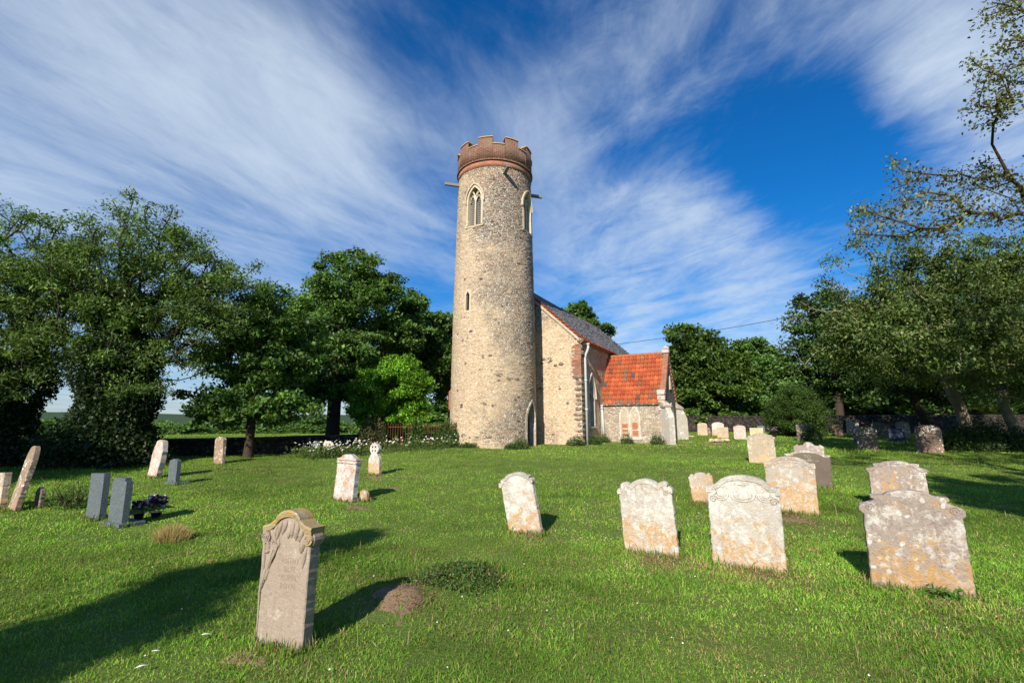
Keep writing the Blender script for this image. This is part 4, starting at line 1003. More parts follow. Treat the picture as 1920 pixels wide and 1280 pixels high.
def grow(trunk, tips, r0, rs, seg=4, wob=.06, sagk=0.0, rtip=.012, ends=None):
    """trunk: polyline; tips: (n,3) points each joined to the nearest limb already grown. Returns tube segments."""
    N = [np.array(p, float) for p in trunk]; par = [-1] + list(range(len(trunk) - 1)); W_ = [0.0] * len(N)
    base = N[0]; top = N[-1]
    start = max(1, int(len(trunk) * .45))
    order = np.argsort([np.min([np.linalg.norm(t_ - np.array(q)) for q in trunk]) for t_ in tips]); tipn = []
    depth = [np.linalg.norm(p - base) for p in N]
    for k in order:
        t_ = tips[k]; P_ = np.array(N[start:]); dd = np.linalg.norm(P_ - t_, axis=1); dt = np.linalg.norm(t_ - base)
        pen = dd + .45 * np.array(depth[start:]) + np.maximum(0, P_[:, 2] - t_[2]) * .5
        i = int(np.argmin(pen)) + start; p0 = N[i]; v = t_ - p0; ln = np.linalg.norm(v); n = max(1, min(7, int(ln / .7) + 1)); prev = i; dn = depth[i]
        perp = rs.normal(size=3); perp -= perp @ v / (ln * ln + 1e-6) * v; perp /= np.linalg.norm(perp) + 1e-6
        for s in range(1, n + 1):
            f = s / n; q = p0 + v * f + perp * ln * wob * 2 * math.sin(PI * f) + np.array([0, 0, ln * .10 * math.sin(PI * f)]) + rs.normal(size=3) * wob * ln * .25 * (f < 1)
            N.append(q); par.append(prev); W_.append(0.0); dn += ln / n; depth.append(dn); prev = len(N) - 1
        W_[prev] += 1; tipn.append(prev)
    W_ = np.array(W_); tot = W_.sum()
    for i in range(len(N) - 1, 0, -1): W_[par[i]] += W_[i]
    rad = rtip + (r0 - rtip) * (W_ / tot) ** .62
    for i in range(len(trunk)): rad[i] = max(rad[i], r0 * (1 - .5 * i / len(trunk)))
    rad[0] = r0 * 1.35
    return np.array(N), np.array(par), rad, tipn
def tubemesh(N, par, rad, n=6):
    idx = np.arange(1, len(N)); A = N[par[idx]]; B = N[idx]; ra = rad[par[idx]]; rb = rad[idx]
    ra = np.minimum(ra, rb * 1.6)
    d = B - A; d /= np.linalg.norm(d, axis=1)[:, None] + 1e-9; A = A - d * (ra * .3)[:, None]
    ref = np.where(np.abs(d[:, 2:3]) < .9, np.array([[0, 0, 1.]]), np.array([[1., 0, 0]])); s = np.cross(d, ref); s /= np.linalg.norm(s, axis=1)[:, None] + 1e-9; q = np.cross(d, s)
    V = []
    for j in range(n):
        a_ = 2 * PI * j / n; o = s * math.cos(a_) + q * math.sin(a_); V.append(A + o * ra[:, None]); 
    for j in range(n):
        a_ = 2 * PI * j / n; o = s * math.cos(a_) + q * math.sin(a_); V.append(B + o * rb[:, None])
    V = np.stack(V, 1).reshape(-1, 3); m_ = len(A); b = np.arange(m_)[:, None] * 2 * n; F = []
    for j in range(n): k = (j + 1) % n; F.append(b + np.array([[j, k, n + k, n + j]]))
    return V, np.concatenate(F)
def crown_pts(els, n, rs, shell=.5, mind=0.0):
    """clump centres inside a union of ellipsoids (cx,cy,cz,rx,ry,rz,weight)"""
    w = np.array([e[6] for e in els], float); w /= w.sum(); out = []
    tries = 0
    while len(out) < n and tries < n * 30:
        tries += 1; e = els[rs.choice(len(els), p=w)]; d = rs.normal(size=3); d /= np.linalg.norm(d); r = rs.rand() ** (shell * .5 + .05)
        r = r * (1 + .10 * math.sin(5 * d[0] + e[0]) * math.cos(4 * d[2] + e[1]))
        p = np.array(e[:3]) + d * r * np.array(e[3:6])
        if mind and out and np.min(np.linalg.norm(np.array(out) - p, axis=1)) < mind: continue
        out.append(p)
    return np.array(out)
PAL_SYC = [(.105, .200, .038), (.070, .150, .034), (.135, .24, .05), (.085, .175, .05)]
PAL_ASH = [(.11, .19, .045), (.07, .14, .038), (.16, .25, .06)]
PAL_YEL = [(.125, .185, .045), (.085, .145, .035), (.18, .235, .07), (.055, .105, .03)]
PAL_LAU = [(.135, .31, .022), (.095, .24, .02), (.20, .39, .035)]
PAL_YEW = [(.065, .125, .022), (.045, .095, .022), (.09, .16, .03)]
PAL_DRK = [(.022, .045, .014), (.03, .06, .016), (.018, .036, .012)]
PAL_BIR = [(.16, .20, .06), (.11, .15, .05), (.22, .25, .09), (.16, .12, .06)]
def tree(name, label, cat, group, trunk, els, nclump, leaves, L, rc, pal, r0, seed, bark=None, shell=.5, flat=.6, mind=0.0, droop=0.0, wl=.5, rtip=.012, extra=None, wob=.06, ivy=None, kindtips=None, up=.35):
    rs = np.random.RandomState(seed); b = np.array(trunk[0], float); b[2] = g1(b[0], b[1]) - .05
    tr = [np.array([0, 0, 0.])] + [np.array(p, float) - b for p in trunk[1:]]
    tips = crown_pts(els, nclump, rs, shell, mind) - b
    if extra is not None: tips = np.concatenate([tips, np.array(extra, float) - b])
    N, par, rad, tn = grow(tr, tips, r0, rs, wob=wob, rtip=rtip)
    root = empty(name, tuple(b)); tag(root, label, cat, group)
    V, F = tubemesh(N, par, rad); nmesh("trunk", V, F, bark or M_BARK, root, smooth=True)
    k = len(tips); per = rs.poisson(leaves, k) + 3; C0 = np.repeat(N[tn], per, 0) ; par_t = N[par[np.array(tn)]]
    along = np.repeat(par_t - N[tn], per, 0) * (rs.rand(per.sum(), 1) * .8)
    off = rs.normal(size=(per.sum(), 3)); off /= (np.linalg.norm(off, axis=1)[:, None] + 1e-6); off *= (rs.rand(per.sum(), 1) ** .45) * rc * rs.uniform(.6, 1.35, (k,)).repeat(per)[:, None]
    off[:, 2] *= flat; off[:, 2] -= droop * np.hypot(off[:, 0], off[:, 1]) * .8
    C = C0 + along + off
    v, f, c = leafcards(C, L, L * wl, rs, pal, up=up, droop=droop)
    tone = (rs.uniform(.62, 1.34, k)).repeat(per).repeat(4)[:, None]
    nmesh("crown", v, f, M_LEAF, root, col=c * tone)
    if ivy:
        P_ = []
        for (x0, y0, z0, x1, y1, z1, r_, n_) in ivy:
            q = rs.rand(n_, 1); a_ = rs.rand(n_) * 2 * PI; rr = r_ * rs.uniform(.55, 1.25, n_) * (1 + .3 * np.sin(q[:, 0] * 13)) * (1 - .45 * q[:, 0])
            P_.append(np.array([[x0, y0, z0]]) * (1 - q) + np.array([[x1, y1, z1]]) * q + np.stack([rr * np.cos(a_), rr * np.sin(a_), rs.normal(size=n_) * .1], 1))
        P_ = np.concatenate(P_) - b; v, f, c = leafcards(P_, .11, .09, rs, PAL_DRK, up=.1); nmesh("ivy", v, f, M_LEAF, root, col=c)
    return root
def T(name, label, cat, group, x, y, h, els, **k):
    z = g1(x, y); lean = k.pop('lean', (0, 0)); th = k.pop('th', .75)
    tr = [(x + lean[0] * f, y + lean[1] * f, z + h * th * f) for f in (0, .12, .25, .4, .55, .7, .85, 1)]
    return tree(name, label, cat, group, tr, els, trunk_fix(k), **k)
def trunk_fix(k): return k.pop('nclump')

# left: big ash trees with ivy
GL = "trees along the left boundary wall"
T("ash_tree", "large ivy-clad ash with a feathery crown, the tallest at the left", "tree", GL, -15.2, 18.3, 10.0,
  [(-15.0, 18.6, 7.9, 3.2, 3.0, 2.8, 2.9), (-12.2, 18.8, 6.6, 2.5, 2.6, 2.4, 2.0), (-16.5, 18.6, 6.5, 3.0, 3, 2.6, 1.6), (-13.4, 17.6, 4.4, 2.0, 1.8, 1.6, .9)],
  nclump=520, leaves=105, L=.17, rc=.55, pal=PAL_ASH, r0=.28, seed=11, shell=.6, wl=.30, flat=.55, rtip=.014, ivy=[(-15.2, 18.2, .2, -15.0, 18.3, 6.8, 1.35, 30000), (-13.9, 17.9, .2, -14.2, 18.2, 4.6, .9, 13000)], wob=.09)
T("ash_tree", "sparse ivy-clad ash cut by the left edge of the photo", "tree", GL, -18.6, 18.2, 9.0,
  [(-19.8, 18.5, 8.0, 3.0, 3.0, 2.7, 2.2), (-18.4, 18.5, 6.4, 2.2, 2, 2.2, 1), (-21.5, 18.5, 4.6, 3.0, 2.6, 2.2, 1.3), (-18.4, 17.8, 4.2, 2.0, 1.8, 1.8, .8)],
  nclump=360, leaves=95, L=.17, rc=.55, pal=PAL_ASH, r0=.26, seed=12, shell=.6, wl=.30, flat=.55, rtip=.014, ivy=[(-18.4, 18.0, .2, -18.4, 18.3, 5.6, .95, 16000)], wob=.09)
T("sycamore_tree", "smaller sycamore in front of the wall, between the ash and the tallest sycamore", "tree", GL, -10.9, 20.5, 6.5,
  [(-10.5, 21.0, 6.1, 2.4, 2.4, 2.1, 2.2), (-10.7, 20.8, 4.2, 2.3, 2.0, 1.2, 1.3), (-12.4, 21.2, 4.9, 1.5, 2, 1.7, .8), (-9.6, 21.0, 4.4, 1.2, 1.6, 1.3, .6), (-11.8, 20.3, 2.6, 2.3, 1.6, .8, 1.0), (-9.5, 20.4, 2.5, 1.7, 1.3, .7, .8)],
  nclump=330, leaves=115, L=.17, rc=.50, pal=PAL_SYC, r0=.17, seed=13, shell=.75, wl=.7, flat=.55)
T("sycamore_tree", "tall sycamore with a thick dark trunk behind the daisies", "tree", GL, -9.95, 27.3, 11.0,
  [(-10.0, 28.2, 9.0, 2.9, 3.0, 3.0, 2.2), (-9.2, 28.2, 10.9, 1.4, 1.6, 1.5, .6), (-12.0, 28.2, 7.2, 2.2, 2.4, 2.4, 1.5), (-7.2, 30.0, 7.6, 2.2, 2.2, 1.6, 1.0), (-8.0, 28.8, 10.1, 1.5, 1.6, 1.2, .5), (-10.2, 27.8, 5.9, 3.0, 2.4, 1.8, 1.8), (-11.6, 27.6, 3.6, 2.4, 1.8, 1.2, 1.3), (-9.2, 27.8, 3.9, 2.4, 1.8, 1.1, .9)],
  nclump=540, leaves=120, L=.20, rc=.60, pal=PAL_SYC, r0=.36, seed=14, shell=.75, wl=.7, flat=.55, th=.6)
T("sycamore_tree", "sycamore with a lopsided top behind the bright green laurel", "tree", GL, -7.6, 33.0, 11.0,
  [(-7.2, 33.4, 8.2, 2.8, 2.8, 2.6, 2), (-5.8, 33.6, 6.0, 2.4, 2.4, 2.2, 1), (-7.6, 33.4, 5.0, 3.0, 2.4, 2.4, 1), (-6.9, 33.4, 10.2, 1.2, 1.2, 1.0, .3)],
  nclump=230, leaves=110, L=.24, rc=.7, pal=PAL_SYC, r0=.35, seed=15, shell=.7, wl=.7, flat=.6)
T("sycamore_tree", "rounded tree just left of the round tower", "tree", GL, -4.6, 37.5, 11.0,
  [(-4.3, 38.0, 8.2, 2.9, 2.6, 2.8, 2), (-3.9, 38.0, 5.2, 2.8, 2.4, 2.6, 1.2)],
  nclump=150, leaves=110, L=.26, rc=.8, pal=PAL_SYC, r0=.35, seed=16, shell=.7, wl=.7, flat=.6)
T("laurel_bush", "bright yellow-green rounded laurel behind the rusty railings", "bush", None, -6.7, 26.9, 4.6,
  [(-6.8, 26.9, 3.6, 2.3, 1.8, 1.9, 2), (-6.4, 26.9, 4.75, 1.2, 1.2, 1.0, .6), (-5.3, 26.9, 3.1, 1.0, 1.2, 1.2, .4), (-8.0, 26.8, 3.2, 1.1, 1.2, 1.3, .5), (-6.6, 26.6, 2.0, 1.6, 1.4, .8, .5)],
  nclump=300, leaves=150, L=.17, rc=.42, pal=PAL_LAU, r0=.16, seed=17, shell=.35, wl=.45, flat=.6, th=.5)
GR = "trees behind the right side of the churchyard"
T("maple_tree", "broad light green tree right of the porch", "tree", GR, 19.2, 50.0, 13.0,
  [(19.0, 50.0, 9.2, 3.5, 3.4, 3.2, 2), (17.6, 50.0, 5.4, 3.0, 3.2, 3.4, 1.4), (20.8, 49.8, 5.2, 3.6, 3.2, 3.6, 1.6), (22.6, 50, 7.2, 2.2, 2.2, 2.2, .6), (19.3, 48.5, 2.4, 4.2, 3, 1.6, .8)],
  nclump=330, leaves=120, L=.34, rc=.95, pal=[(.075, .14, .022), (.055, .11, .02), (.11, .18, .028)], r0=.4, seed=18, shell=.6, wl=.7, flat=.55)
T("maple_tree", "mid green tree between the light green one and the dark sparse one", "tree", GR, 27.0, 53.0, 12.0,
  [(26.4, 53.0, 8.0, 3.8, 3.4, 3.0, 2), (28.8, 53.0, 6.6, 3.2, 3.2, 2.8, 1.2), (25.0, 52.5, 4.2, 3.4, 3.0, 3.0, 1.2), (29.4, 52.5, 3.4, 4, 3.0, 2.6, 1)],
  nclump=300, leaves=120, L=.34, rc=.95, pal=PAL_SYC, r0=.4, seed=19, shell=.6, wl=.7, flat=.55)
T("sycamore_tree", "dark thin-leaved tree rising behind the yew", "tree", GR, 33.5, 50.0, 16.0,
  [(33.5, 50.0, 12.2, 4.2, 3.6, 4.0, 2), (31.6, 50.0, 8.2, 3.2, 3.2, 3.4, 1), (36.5, 50.0, 9.5, 3.6, 3.2, 4.2, 1.2), (35, 50, 5, 4, 3, 2.4, .6)],
  nclump=300, leaves=95, L=.34, rc=1.0, pal=PAL_SYC[:2] + PAL_DRK, r0=.42, seed=20, shell=.7, wl=.7, flat=.55)
T("sycamore_tree", "dark tree standing behind the far wall at the right", "tree", GR, 44.0, 50.0, 15.0,
  [(44.0, 50.0, 9.5, 5.2, 4, 5.0, 2), (50.0, 50.0, 8.2, 5, 4, 5.4, 1.6), (41.0, 49.0, 5.0, 3.2, 3.2, 2.6, .8)],
  nclump=260, leaves=110, L=.40, rc=1.2, pal=PAL_SYC[:2] + PAL_DRK, r0=.42, seed=21, shell=.6, wl=.7, flat=.55)
T("sycamore_tree", "round crown showing above the far end of the nave roof", "tree", GR, 8.8, 61.0, 17.2,
  [(8.6, 61.0, 15.2, 2.3, 2.4, 2.2, 1.4), (11.0, 61.0, 13.2, 1.9, 2, 1.7, .9), (9.0, 61, 11, 3.4, 3, 3, .8)],
  nclump=150, leaves=120, L=.36, rc=.8, pal=PAL_SYC, r0=.4, seed=22, shell=.5, wl=.7, flat=.6)
T("yew_bush", "dense rounded yew behind the far row of headstones", "bush", None, 20.0, 34.8, 3.4,
  [(20.2, 34.8, 2.7, 2.0, 2.0, 1.6, 2), (20.2, 34.8, 3.7, 1.4, 1.4, 1.0, .7), (20.4, 34.6, 1.9, 2.2, 2.0, 1.1, .8)],
  nclump=420, leaves=170, L=.12, rc=.36, pal=PAL_YEW, r0=.15, seed=23, shell=.3, wl=.35, flat=.8, th=.5)
# the wide pale-trunked tree at right
def px3(px, py, Y):
    d = raydir(px, py); k = Y / d.y; return np.array([d.x * k, Y, CAMH + d.z * k])
b4 = (24.3, 26.0)
tr4 = [(b4[0], b4[1], 0), tuple(px3(1812, 800, 25.8)), tuple(px3(1800, 765, 25.5)), tuple(px3(1785, 735, 25.2)), tuple(px3(1770, 700, 25.0)), tuple(px3(1755, 660, 24.8)), tuple(px3(1745, 600, 24.6)), tuple(px3(1750, 530, 24.6)), tuple(px3(1760, 480, 24.6))]
tree("cherry_tree", "wide spreading tree with a pale leaning trunk and small yellow-green leaves, at the right", "tree", "trees over the right part of the churchyard", tr4,
  [tuple(px3(*q[:3])) + q[3:] for q in ((1640, 570, 20.5, 2.2, 2.0, 1.6, 1.2), (1750, 510, 21.5, 2.5, 2.4, 1.8, 1.5), (1870, 515, 21.5, 2.6, 2.6, 2.0, 1.7), (1700, 640, 19.5, 2.9, 2.6, 1.7, 1.6), (1840, 620, 19.5, 3.4, 2.6, 2.1, 2.2), (1980, 600, 21.5, 3.0, 2.8, 3.2, 1.8), (1590, 640, 20.0, 1.7, 1.8, 1.3, .9), (1930, 710, 20.5, 3.2, 2.2, 1.2, .9), (1780, 600, 24.5, 4.0, 2.4, 2.8, 1.5))],
  760, 115, .155, .58, PAL_YEL, .27, 24, bark=M_BARKP, shell=.75, wl=.45, flat=.6, rtip=.012, droop=.35, wob=.1, extra=[px3(*q) for q in ((1480, 600, 19.6), (1500, 565, 19.6), (1535, 525, 19.8), (1560, 480, 20), (1590, 455, 20), (1625, 470, 20), (1470, 640, 19.6), (1510, 690, 19.6), (1660, 440, 20.4))])
tree("cherry_tree", "second pale trunk standing right at the right edge of the photo", "tree", "trees over the right part of the churchyard",
  [(28.3, 27.4, 0), (27.9, 27.3, 1.6), (27.4, 27.2, 3.0), (27.6, 27.2, 4.4), (28.3, 27.2, 6.0), (28.6, 27.2, 8.0)],
  [(30.0, 26.5, 8.5, 4.0, 3.4, 3.6, 2), (28.5, 25.5, 5.2, 3.6, 2.4, 1.8, 1)], 210, 105, .17, .7, PAL_YEL[:2] + PAL_SYC[:1], .25, 25, bark=M_BARKP, shell=.7, wl=.45, flat=.6, droop=.3)
tree("plum_tree", "slender brown trunk behind the pale leaning one", "tree", "trees over the right part of the churchyard",
  [(26.9, 31.5, 0), (26.6, 31.5, 2.0), (26.0, 31.5, 3.4), (25.6, 31.5, 5.0), (25.8, 31.5, 7.0)],
  [(25.5, 31.8, 6.6, 4.2, 3.0, 3.0, 2), (29.5, 32, 5.6, 4.0, 3, 2.8, 1.4)], 180, 105, .20, .75, PAL_DRK + PAL_SYC[:1], .22, 26, bark=M_BARK, shell=.6, wl=.6, flat=.6)
# birch whose boughs reach into the frame from the right
bt = [px3(*q) for q in (
    (1600, 385, 10.2), (1625, 395, 10), (1650, 405, 10.0), (1690, 320, 10.2), (1715, 340, 10.0), (1700, 375, 9.8), (1740, 360, 9.9), (1745, 420, 9.8), (1780, 330, 9.8), (1790, 375, 9.6), (1830, 310, 9.8), (1835, 350, 9.6), (1870, 330, 9.6), (1860, 400, 9.5), (1900, 340, 9.5), (1915, 400, 9.4), (1820, 400, 9.4), (1770, 430, 9.6), (1930, 360, 9.4), (1960, 420, 9.4), (1630, 440, 9.9), (1700, 440, 9.8),
    (1850, 30, 8.6), (1880, 20, 8.5), (1905, 60, 8.4), (1930, 30, 8.4), (1895, 120, 8.4), (1860, 140, 8.6), (1835, 190, 8.7), (1850, 215, 8.7), (1880, 180, 8.5), (1905, 150, 8.4), (1960, 100, 8.3), (1870, 100, 8.5))]
tree("birch_tree", "birch whose leafy boughs hang into the top right corner", "tree", "trees over the right part of the churchyard",
  [(14.4, 9.4, 0), (14.3, 9.4, 1.6), (14.15, 9.4, 3.2), (14.1, 9.4, 4.8), (13.9, 9.35, 6.4), (13.6, 9.3, 8), (13.4, 9.2, 9.5), (13.3, 9.2, 11)],
  [(15.4, 9.2, 8.5, 3.3, 3.2, 3.6, 2), (15.8, 9.2, 5.4, 3.0, 2.8, 1.8, .8), (14.9, 9.4, 12.0, 2.2, 2.2, 2.2, .8)],
  330, 62, .075, .36, PAL_BIR, .15, 27, bark=M_BARK, shell=.7, wl=.6, flat=.75, droop=.5, rtip=.006, extra=np.concatenate([np.array(bt)] + [np.array(bt) + np.random.RandomState(q).normal(size=(len(bt), 3)) * .16 for q in (1, 2)]), wob=.08)
# trees outside the frame whose shade falls on the lawn
GO = "trees just outside the photo that shade the lawn"
T("ash_tree", "leafy ash just outside the left edge that shades the wall", "tree", GO, -23.5, 8.5, 9,
  [(-23, 8.5, 6.5, 3.4, 3.2, 3.0, 2), (-19.6, 6.3, 6.3, 3.2, 1.5, 2.0, 1.4)], nclump=190, leaves=120, L=.28, rc=.9, pal=PAL_ASH, r0=.35, seed=31, wl=.5)
T("maple_tree", "maple behind the viewpoint that dapples the right side of the lawn", "tree", GO, 7.6, -4.5, 12,
  [(6.6, -3.2, 9.2, 2.3, 3.4, 2.0, 1.6), (10.2, -3.0, 9.0, 3.2, 4.0, 2.8, 2.4)], nclump=200, leaves=120, L=.24, rc=.75, pal=PAL_SYC, r0=.35, seed=33, wl=.6)
T("maple_tree", "maple outside the right edge that keeps the far headstones in shade", "tree", GO, 23.5, 11.5, 12,
  [(23.2, 11.2, 8.6, 4.0, 3.6, 3.6, 2), (19.5, 8.0, 8.5, 3.0, 3.4, 3.2, 1.2)], nclump=200, leaves=120, L=.28, rc=.9, pal=PAL_SYC, r0=.35, seed=34, wl=.6)
T("maple_tree", "second maple outside the right edge of the photo", "tree", GO, 31.0, 20.0, 12,
  [(31.0, 20.0, 8.0, 4.6, 4.0, 4.0, 2)], nclump=150, leaves=120, L=.28, rc=.9, pal=PAL_SYC, r0=.35, seed=36, wl=.6)
T("fastigiate_yew", "narrow spire-shaped yew behind the viewpoint that throws the long shadow", "tree", GO, -7.25, -3.45, 8.2,
  [(-7.25, -3.45, 2.4, 1.3, 1.3, 2.4, 1.6), (-7.25, -3.45, 4.6, .85, .85, 2.4, 1.2), (-7.25, -3.45, 6.4, .42, .42, 1.7, .6)], nclump=260, leaves=110, L=.16, rc=.34, pal=PAL_YEW, r0=.2, seed=35, wl=.4, th=.9, shell=.4)

# ------------------------------------------------------------------ boundary walls
def run_wall(name, label, pts, h, t_, m, group=None):
    mb = MB(); 
    P_ = []
    for p, q in zip(pts, pts[1:]):
        n = max(1, int(math.dist(p, q) / .6)); P_ += [(p[0] + (q[0] - p[0]) * i / n, p[1] + (q[1] - p[1]) * i / n) for i in range(n)]
    P_.append(pts[-1]); rg = random.Random(3); V = []; F = []
    root = empty(name, (P_[0][0], P_[0][1], g1(*P_[0]))); tag(root, label, "wall", group); ox, oy, oz = root.location
    for i, p in enumerate(P_):
        q = P_[min(i + 1, len(P_) - 1)]; r0 = P_[max(i - 1, 0)]; d = Vector((q[0] - r0[0], q[1] - r0[1])).normalized(); nrm = Vector((-d.y, d.x)) * t_ / 2
        z = g1(*p); hh = h + rg.uniform(-.03, .03)
        for s, zz in ((1, z - .4), (1, z + hh), (-1, z + hh), (-1, z - .4)): V.append((p[0] + nrm.x * s - ox, p[1] + nrm.y * s - oy, zz - oz))
    for i in range(len(P_) - 1):
        for k in range(3): F.append((i * 4 + k, i * 4 + k + 1, i * 4 + 5 + k, i * 4 + 4 + k))
    F += [(0, 1, 2, 3), tuple(len(V) - 4 + k for k in (3, 2, 1, 0))]; mb.add(V, F); mb.build("masonry", m, root)
    mc = MB(); V = []
    for i, p in enumerate(P_):
        q = P_[min(i + 1, len(P_) - 1)]; r0 = P_[max(i - 1, 0)]; d = Vector((q[0] - r0[0], q[1] - r0[1])).normalized(); nrm = Vector((-d.y, d.x)) * (t_ / 2 + .05)
        z = g1(*p) + h + .01
        for s, zz in ((1, z), (.75, z + .09), (0, z + .13), (-.75, z + .09), (-1, z)): V.append((p[0] + nrm.x * s - ox, p[1] + nrm.y * s - oy, zz - oz))
    mc.add(V, [(i * 5 + k, i * 5 + k + 1, i * 5 + 6 + k, i * 5 + 5 + k) for i in range(len(P_) - 1) for k in range(4)]); mc.build("coping", M_FLINTWALL, root)
run_wall("churchyard_wall", "low flint boundary wall, coloured dark for the tree shade, at the left", [(-30, 17.5), (-20.5, 19.0), (-15, 20.4), (-11.2, 21.9), (-9.0, 23.6), (-7.4, 24.6)], .60, .4, M_FLINTWALL, "churchyard boundary walls")
run_wall("churchyard_wall", "flint boundary wall, coloured dark for shade, behind the shaded headstones at the right", [(13, 46.5), (22, 45.0), (27, 42.5), (33, 39.8), (42, 37.5), (52, 36)], 1.35, .4, M_FLINTWALL, "churchyard boundary walls")

# railings
def railing(x0, y0, x1, y1, label, h=1.15):
    z0 = g1(x0, y0); r_ = empty("iron_railing", (x0, y0, z0)); tag(r_, label, "railing", "rusty railings beside the tower")
    L_ = math.dist((x0, y0), (x1, y1)); n = int(L_ / .125)
    mb = MB(); rg = random.Random(int(L_ * 10))
    for i in range(n + 1):
        f_ = i / n; x, y = (x1 - x0) * f_, (y1 - y0) * f_; z = g1(x0 + x, y0 + y) - z0
        mb.tube([(x, y, z), (x + rg.uniform(-.008, .008), y, z + h)], .014, 5); mb.tube([(x, y, z + h), (x, y, z + h + .07)], [.022, .002], 5)
    mb.build("pales", M_RUSTM, r_)
    for hz in (.18, h - .12):
        mb = MB(); mb.tube([((x1 - x0) * i / 6, (y1 - y0) * i / 6, g1(x0 + (x1 - x0) * i / 6, y0 + (y1 - y0) * i / 6) - z0 + hz) for i in range(7)], .02, 5); mb.build("rail", M_RUSTM, r_)
    for f_ in (0, 1):
        mb = MB(); x, y = (x1 - x0) * f_, (y1 - y0) * f_; z = g1(x0 + x, y0 + y) - z0; mb.tube([(x, y, z), (x, y, z + h + .08)], .035, 8); mb.build("post", M_RUSTM, r_)
railing(-7.0, 24.7, -5.0, 24.9, "rusty iron railings beside the thick sycamore trunk end, half smothered by brambles", 1.15)
railing(-4.75, 25.1, -2.9, 25.5, "rusty iron railings next to the round tower, partly behind ivy", 1.15)

# power line
A_ = px3(1150, 646, 46); B_ = px3(1700, 548, 34); pts = [A_ + (B_ - A_) * i / 16 - np.array([0, 0, .35 * math.sin(PI * i / 16)]) for i in range(17)]
mb = MB(); mb.tube([tuple(p) for p in pts], .022, 5); o = mb.build("overhead_wire", M_IRON); tag(o, "thin black cable running from behind the porch roof to the right hand trees", "cable")

# ------------------------------------------------------------------ shrubs, brambles, weeds, flowers
def shrub(name, label, cat, x, y, rx, ry, h, n, L, pal, seed, wl=.45, group=None, stems=14):
    rs = np.random.RandomState(seed); z = g1(x, y); r_ = empty(name, (x, y, z)); tag(r_, label, cat, group)
    a_ = rs.rand(n) * 2 * PI; q = np.sqrt(rs.rand(n)); zz = rs.rand(n) ** .8 * h * (1 - .6 * q ** 2) * (1 + .3 * np.sin(a_ * 3 + seed))
    P_ = np.stack([q * rx * np.cos(a_), q * ry * np.sin(a_), zz], 1) + rs.normal(size=(n, 3)) * .04
    P_[:, 2] += G(x + P_[:, 0], y + P_[:, 1]) - z
    v, f, c = leafcards(P_, L, L * wl, rs, pal, up=.2); nmesh("leaves", v, f, M_LEAF, r_, col=c)
    mb = MB()
    for i in range(stems):
        b_ = rs.rand() * 2 * PI; k = rs.rand() ** .5; mb.tube([(0.3 * k * rx * math.cos(b_), .3 * k * ry * math.sin(b_), 0), (k * rx * math.cos(b_) * .8, k * ry * math.sin(b_) * .8, h * rs.uniform(.4, .95))], [.012, .004], 4)
    mb.build("stems", M_BARK, r_)
    return r_
PG = [(.07, .13, .03), (.05, .10, .025), (.10, .16, .04)]; PBR = [(.09, .10, .04), (.12, .10, .05), (.05, .08, .025)]
shrub("bramble", "tangled brown-green bramble at the left end of the railings", "bush", -7.0, 24.4, .8, .6, 1.4, 3500, .11, PBR, 1, stems=60)
shrub("ivy_clump", "leafy ivy clump between the two stretches of railing", "bush", -4.85, 24.9, .4, .35, 1.3, 2600, .12, PG, 2)
shrub("ivy_clump", "tall weeds and ivy against the left foot of the tower", "bush", -3.35, 25.4, .6, .5, 1.2, 3000, .12, PG, 3)
shrub("laurel_bush", "low dark bush around the foot of the pale leaning trunk", "bush", 22.6, 23.6, 2.5, 1.2, 1.2, 9000, .12, [(.04, .08, .02), (.06, .11, .025), (.025, .05, .015)], 4)
shrub("ivy_clump", "ivy trailing over the overgrown headstone before the yew", "bush", 17.9, 29.4, .6, .3, 1.0, 1200, .10, PG, 5, stems=6)
for i, (x, y, rx, h, lab) in enumerate(((0.45, 24.65, .40, .55, "weeds growing at the front foot of the tower by the doorway"), (.05, 24.5, .45, .28, "low weeds at the front foot of the tower"), (3.4, 26.4, .5, .45, "weeds at the boulder quoins of the nave corner"), (4.4, 27.1, .5, .5, "nettles around the foot of the first downpipe"), (5.2, 28.6, .5, .5, "weeds around the foot of the second downpipe"), (6.5, 27.9, .35, .55, "grey-green plant under the blocked window"), (8.0, 27.2, .4, .65, "leafy plant against the porch buttress"), (-2.2, 24.7, .5, .2, "small weeds at the left foot of the tower"))):
    shrub("weed_clump", lab, "weeds", x, y, rx, .3, h, int(900 * rx / .4), .08, PG, 20 + i, group="weeds along the church walls", stems=6)
rs = np.random.RandomState(3)
shrub("weed_clump", "dark reedy weeds beside the tall leaning headstone at left", "weeds", -9.2, 10.6, .55, .3, .5, 900, .12, PG, 40, wl=.12, stems=50)
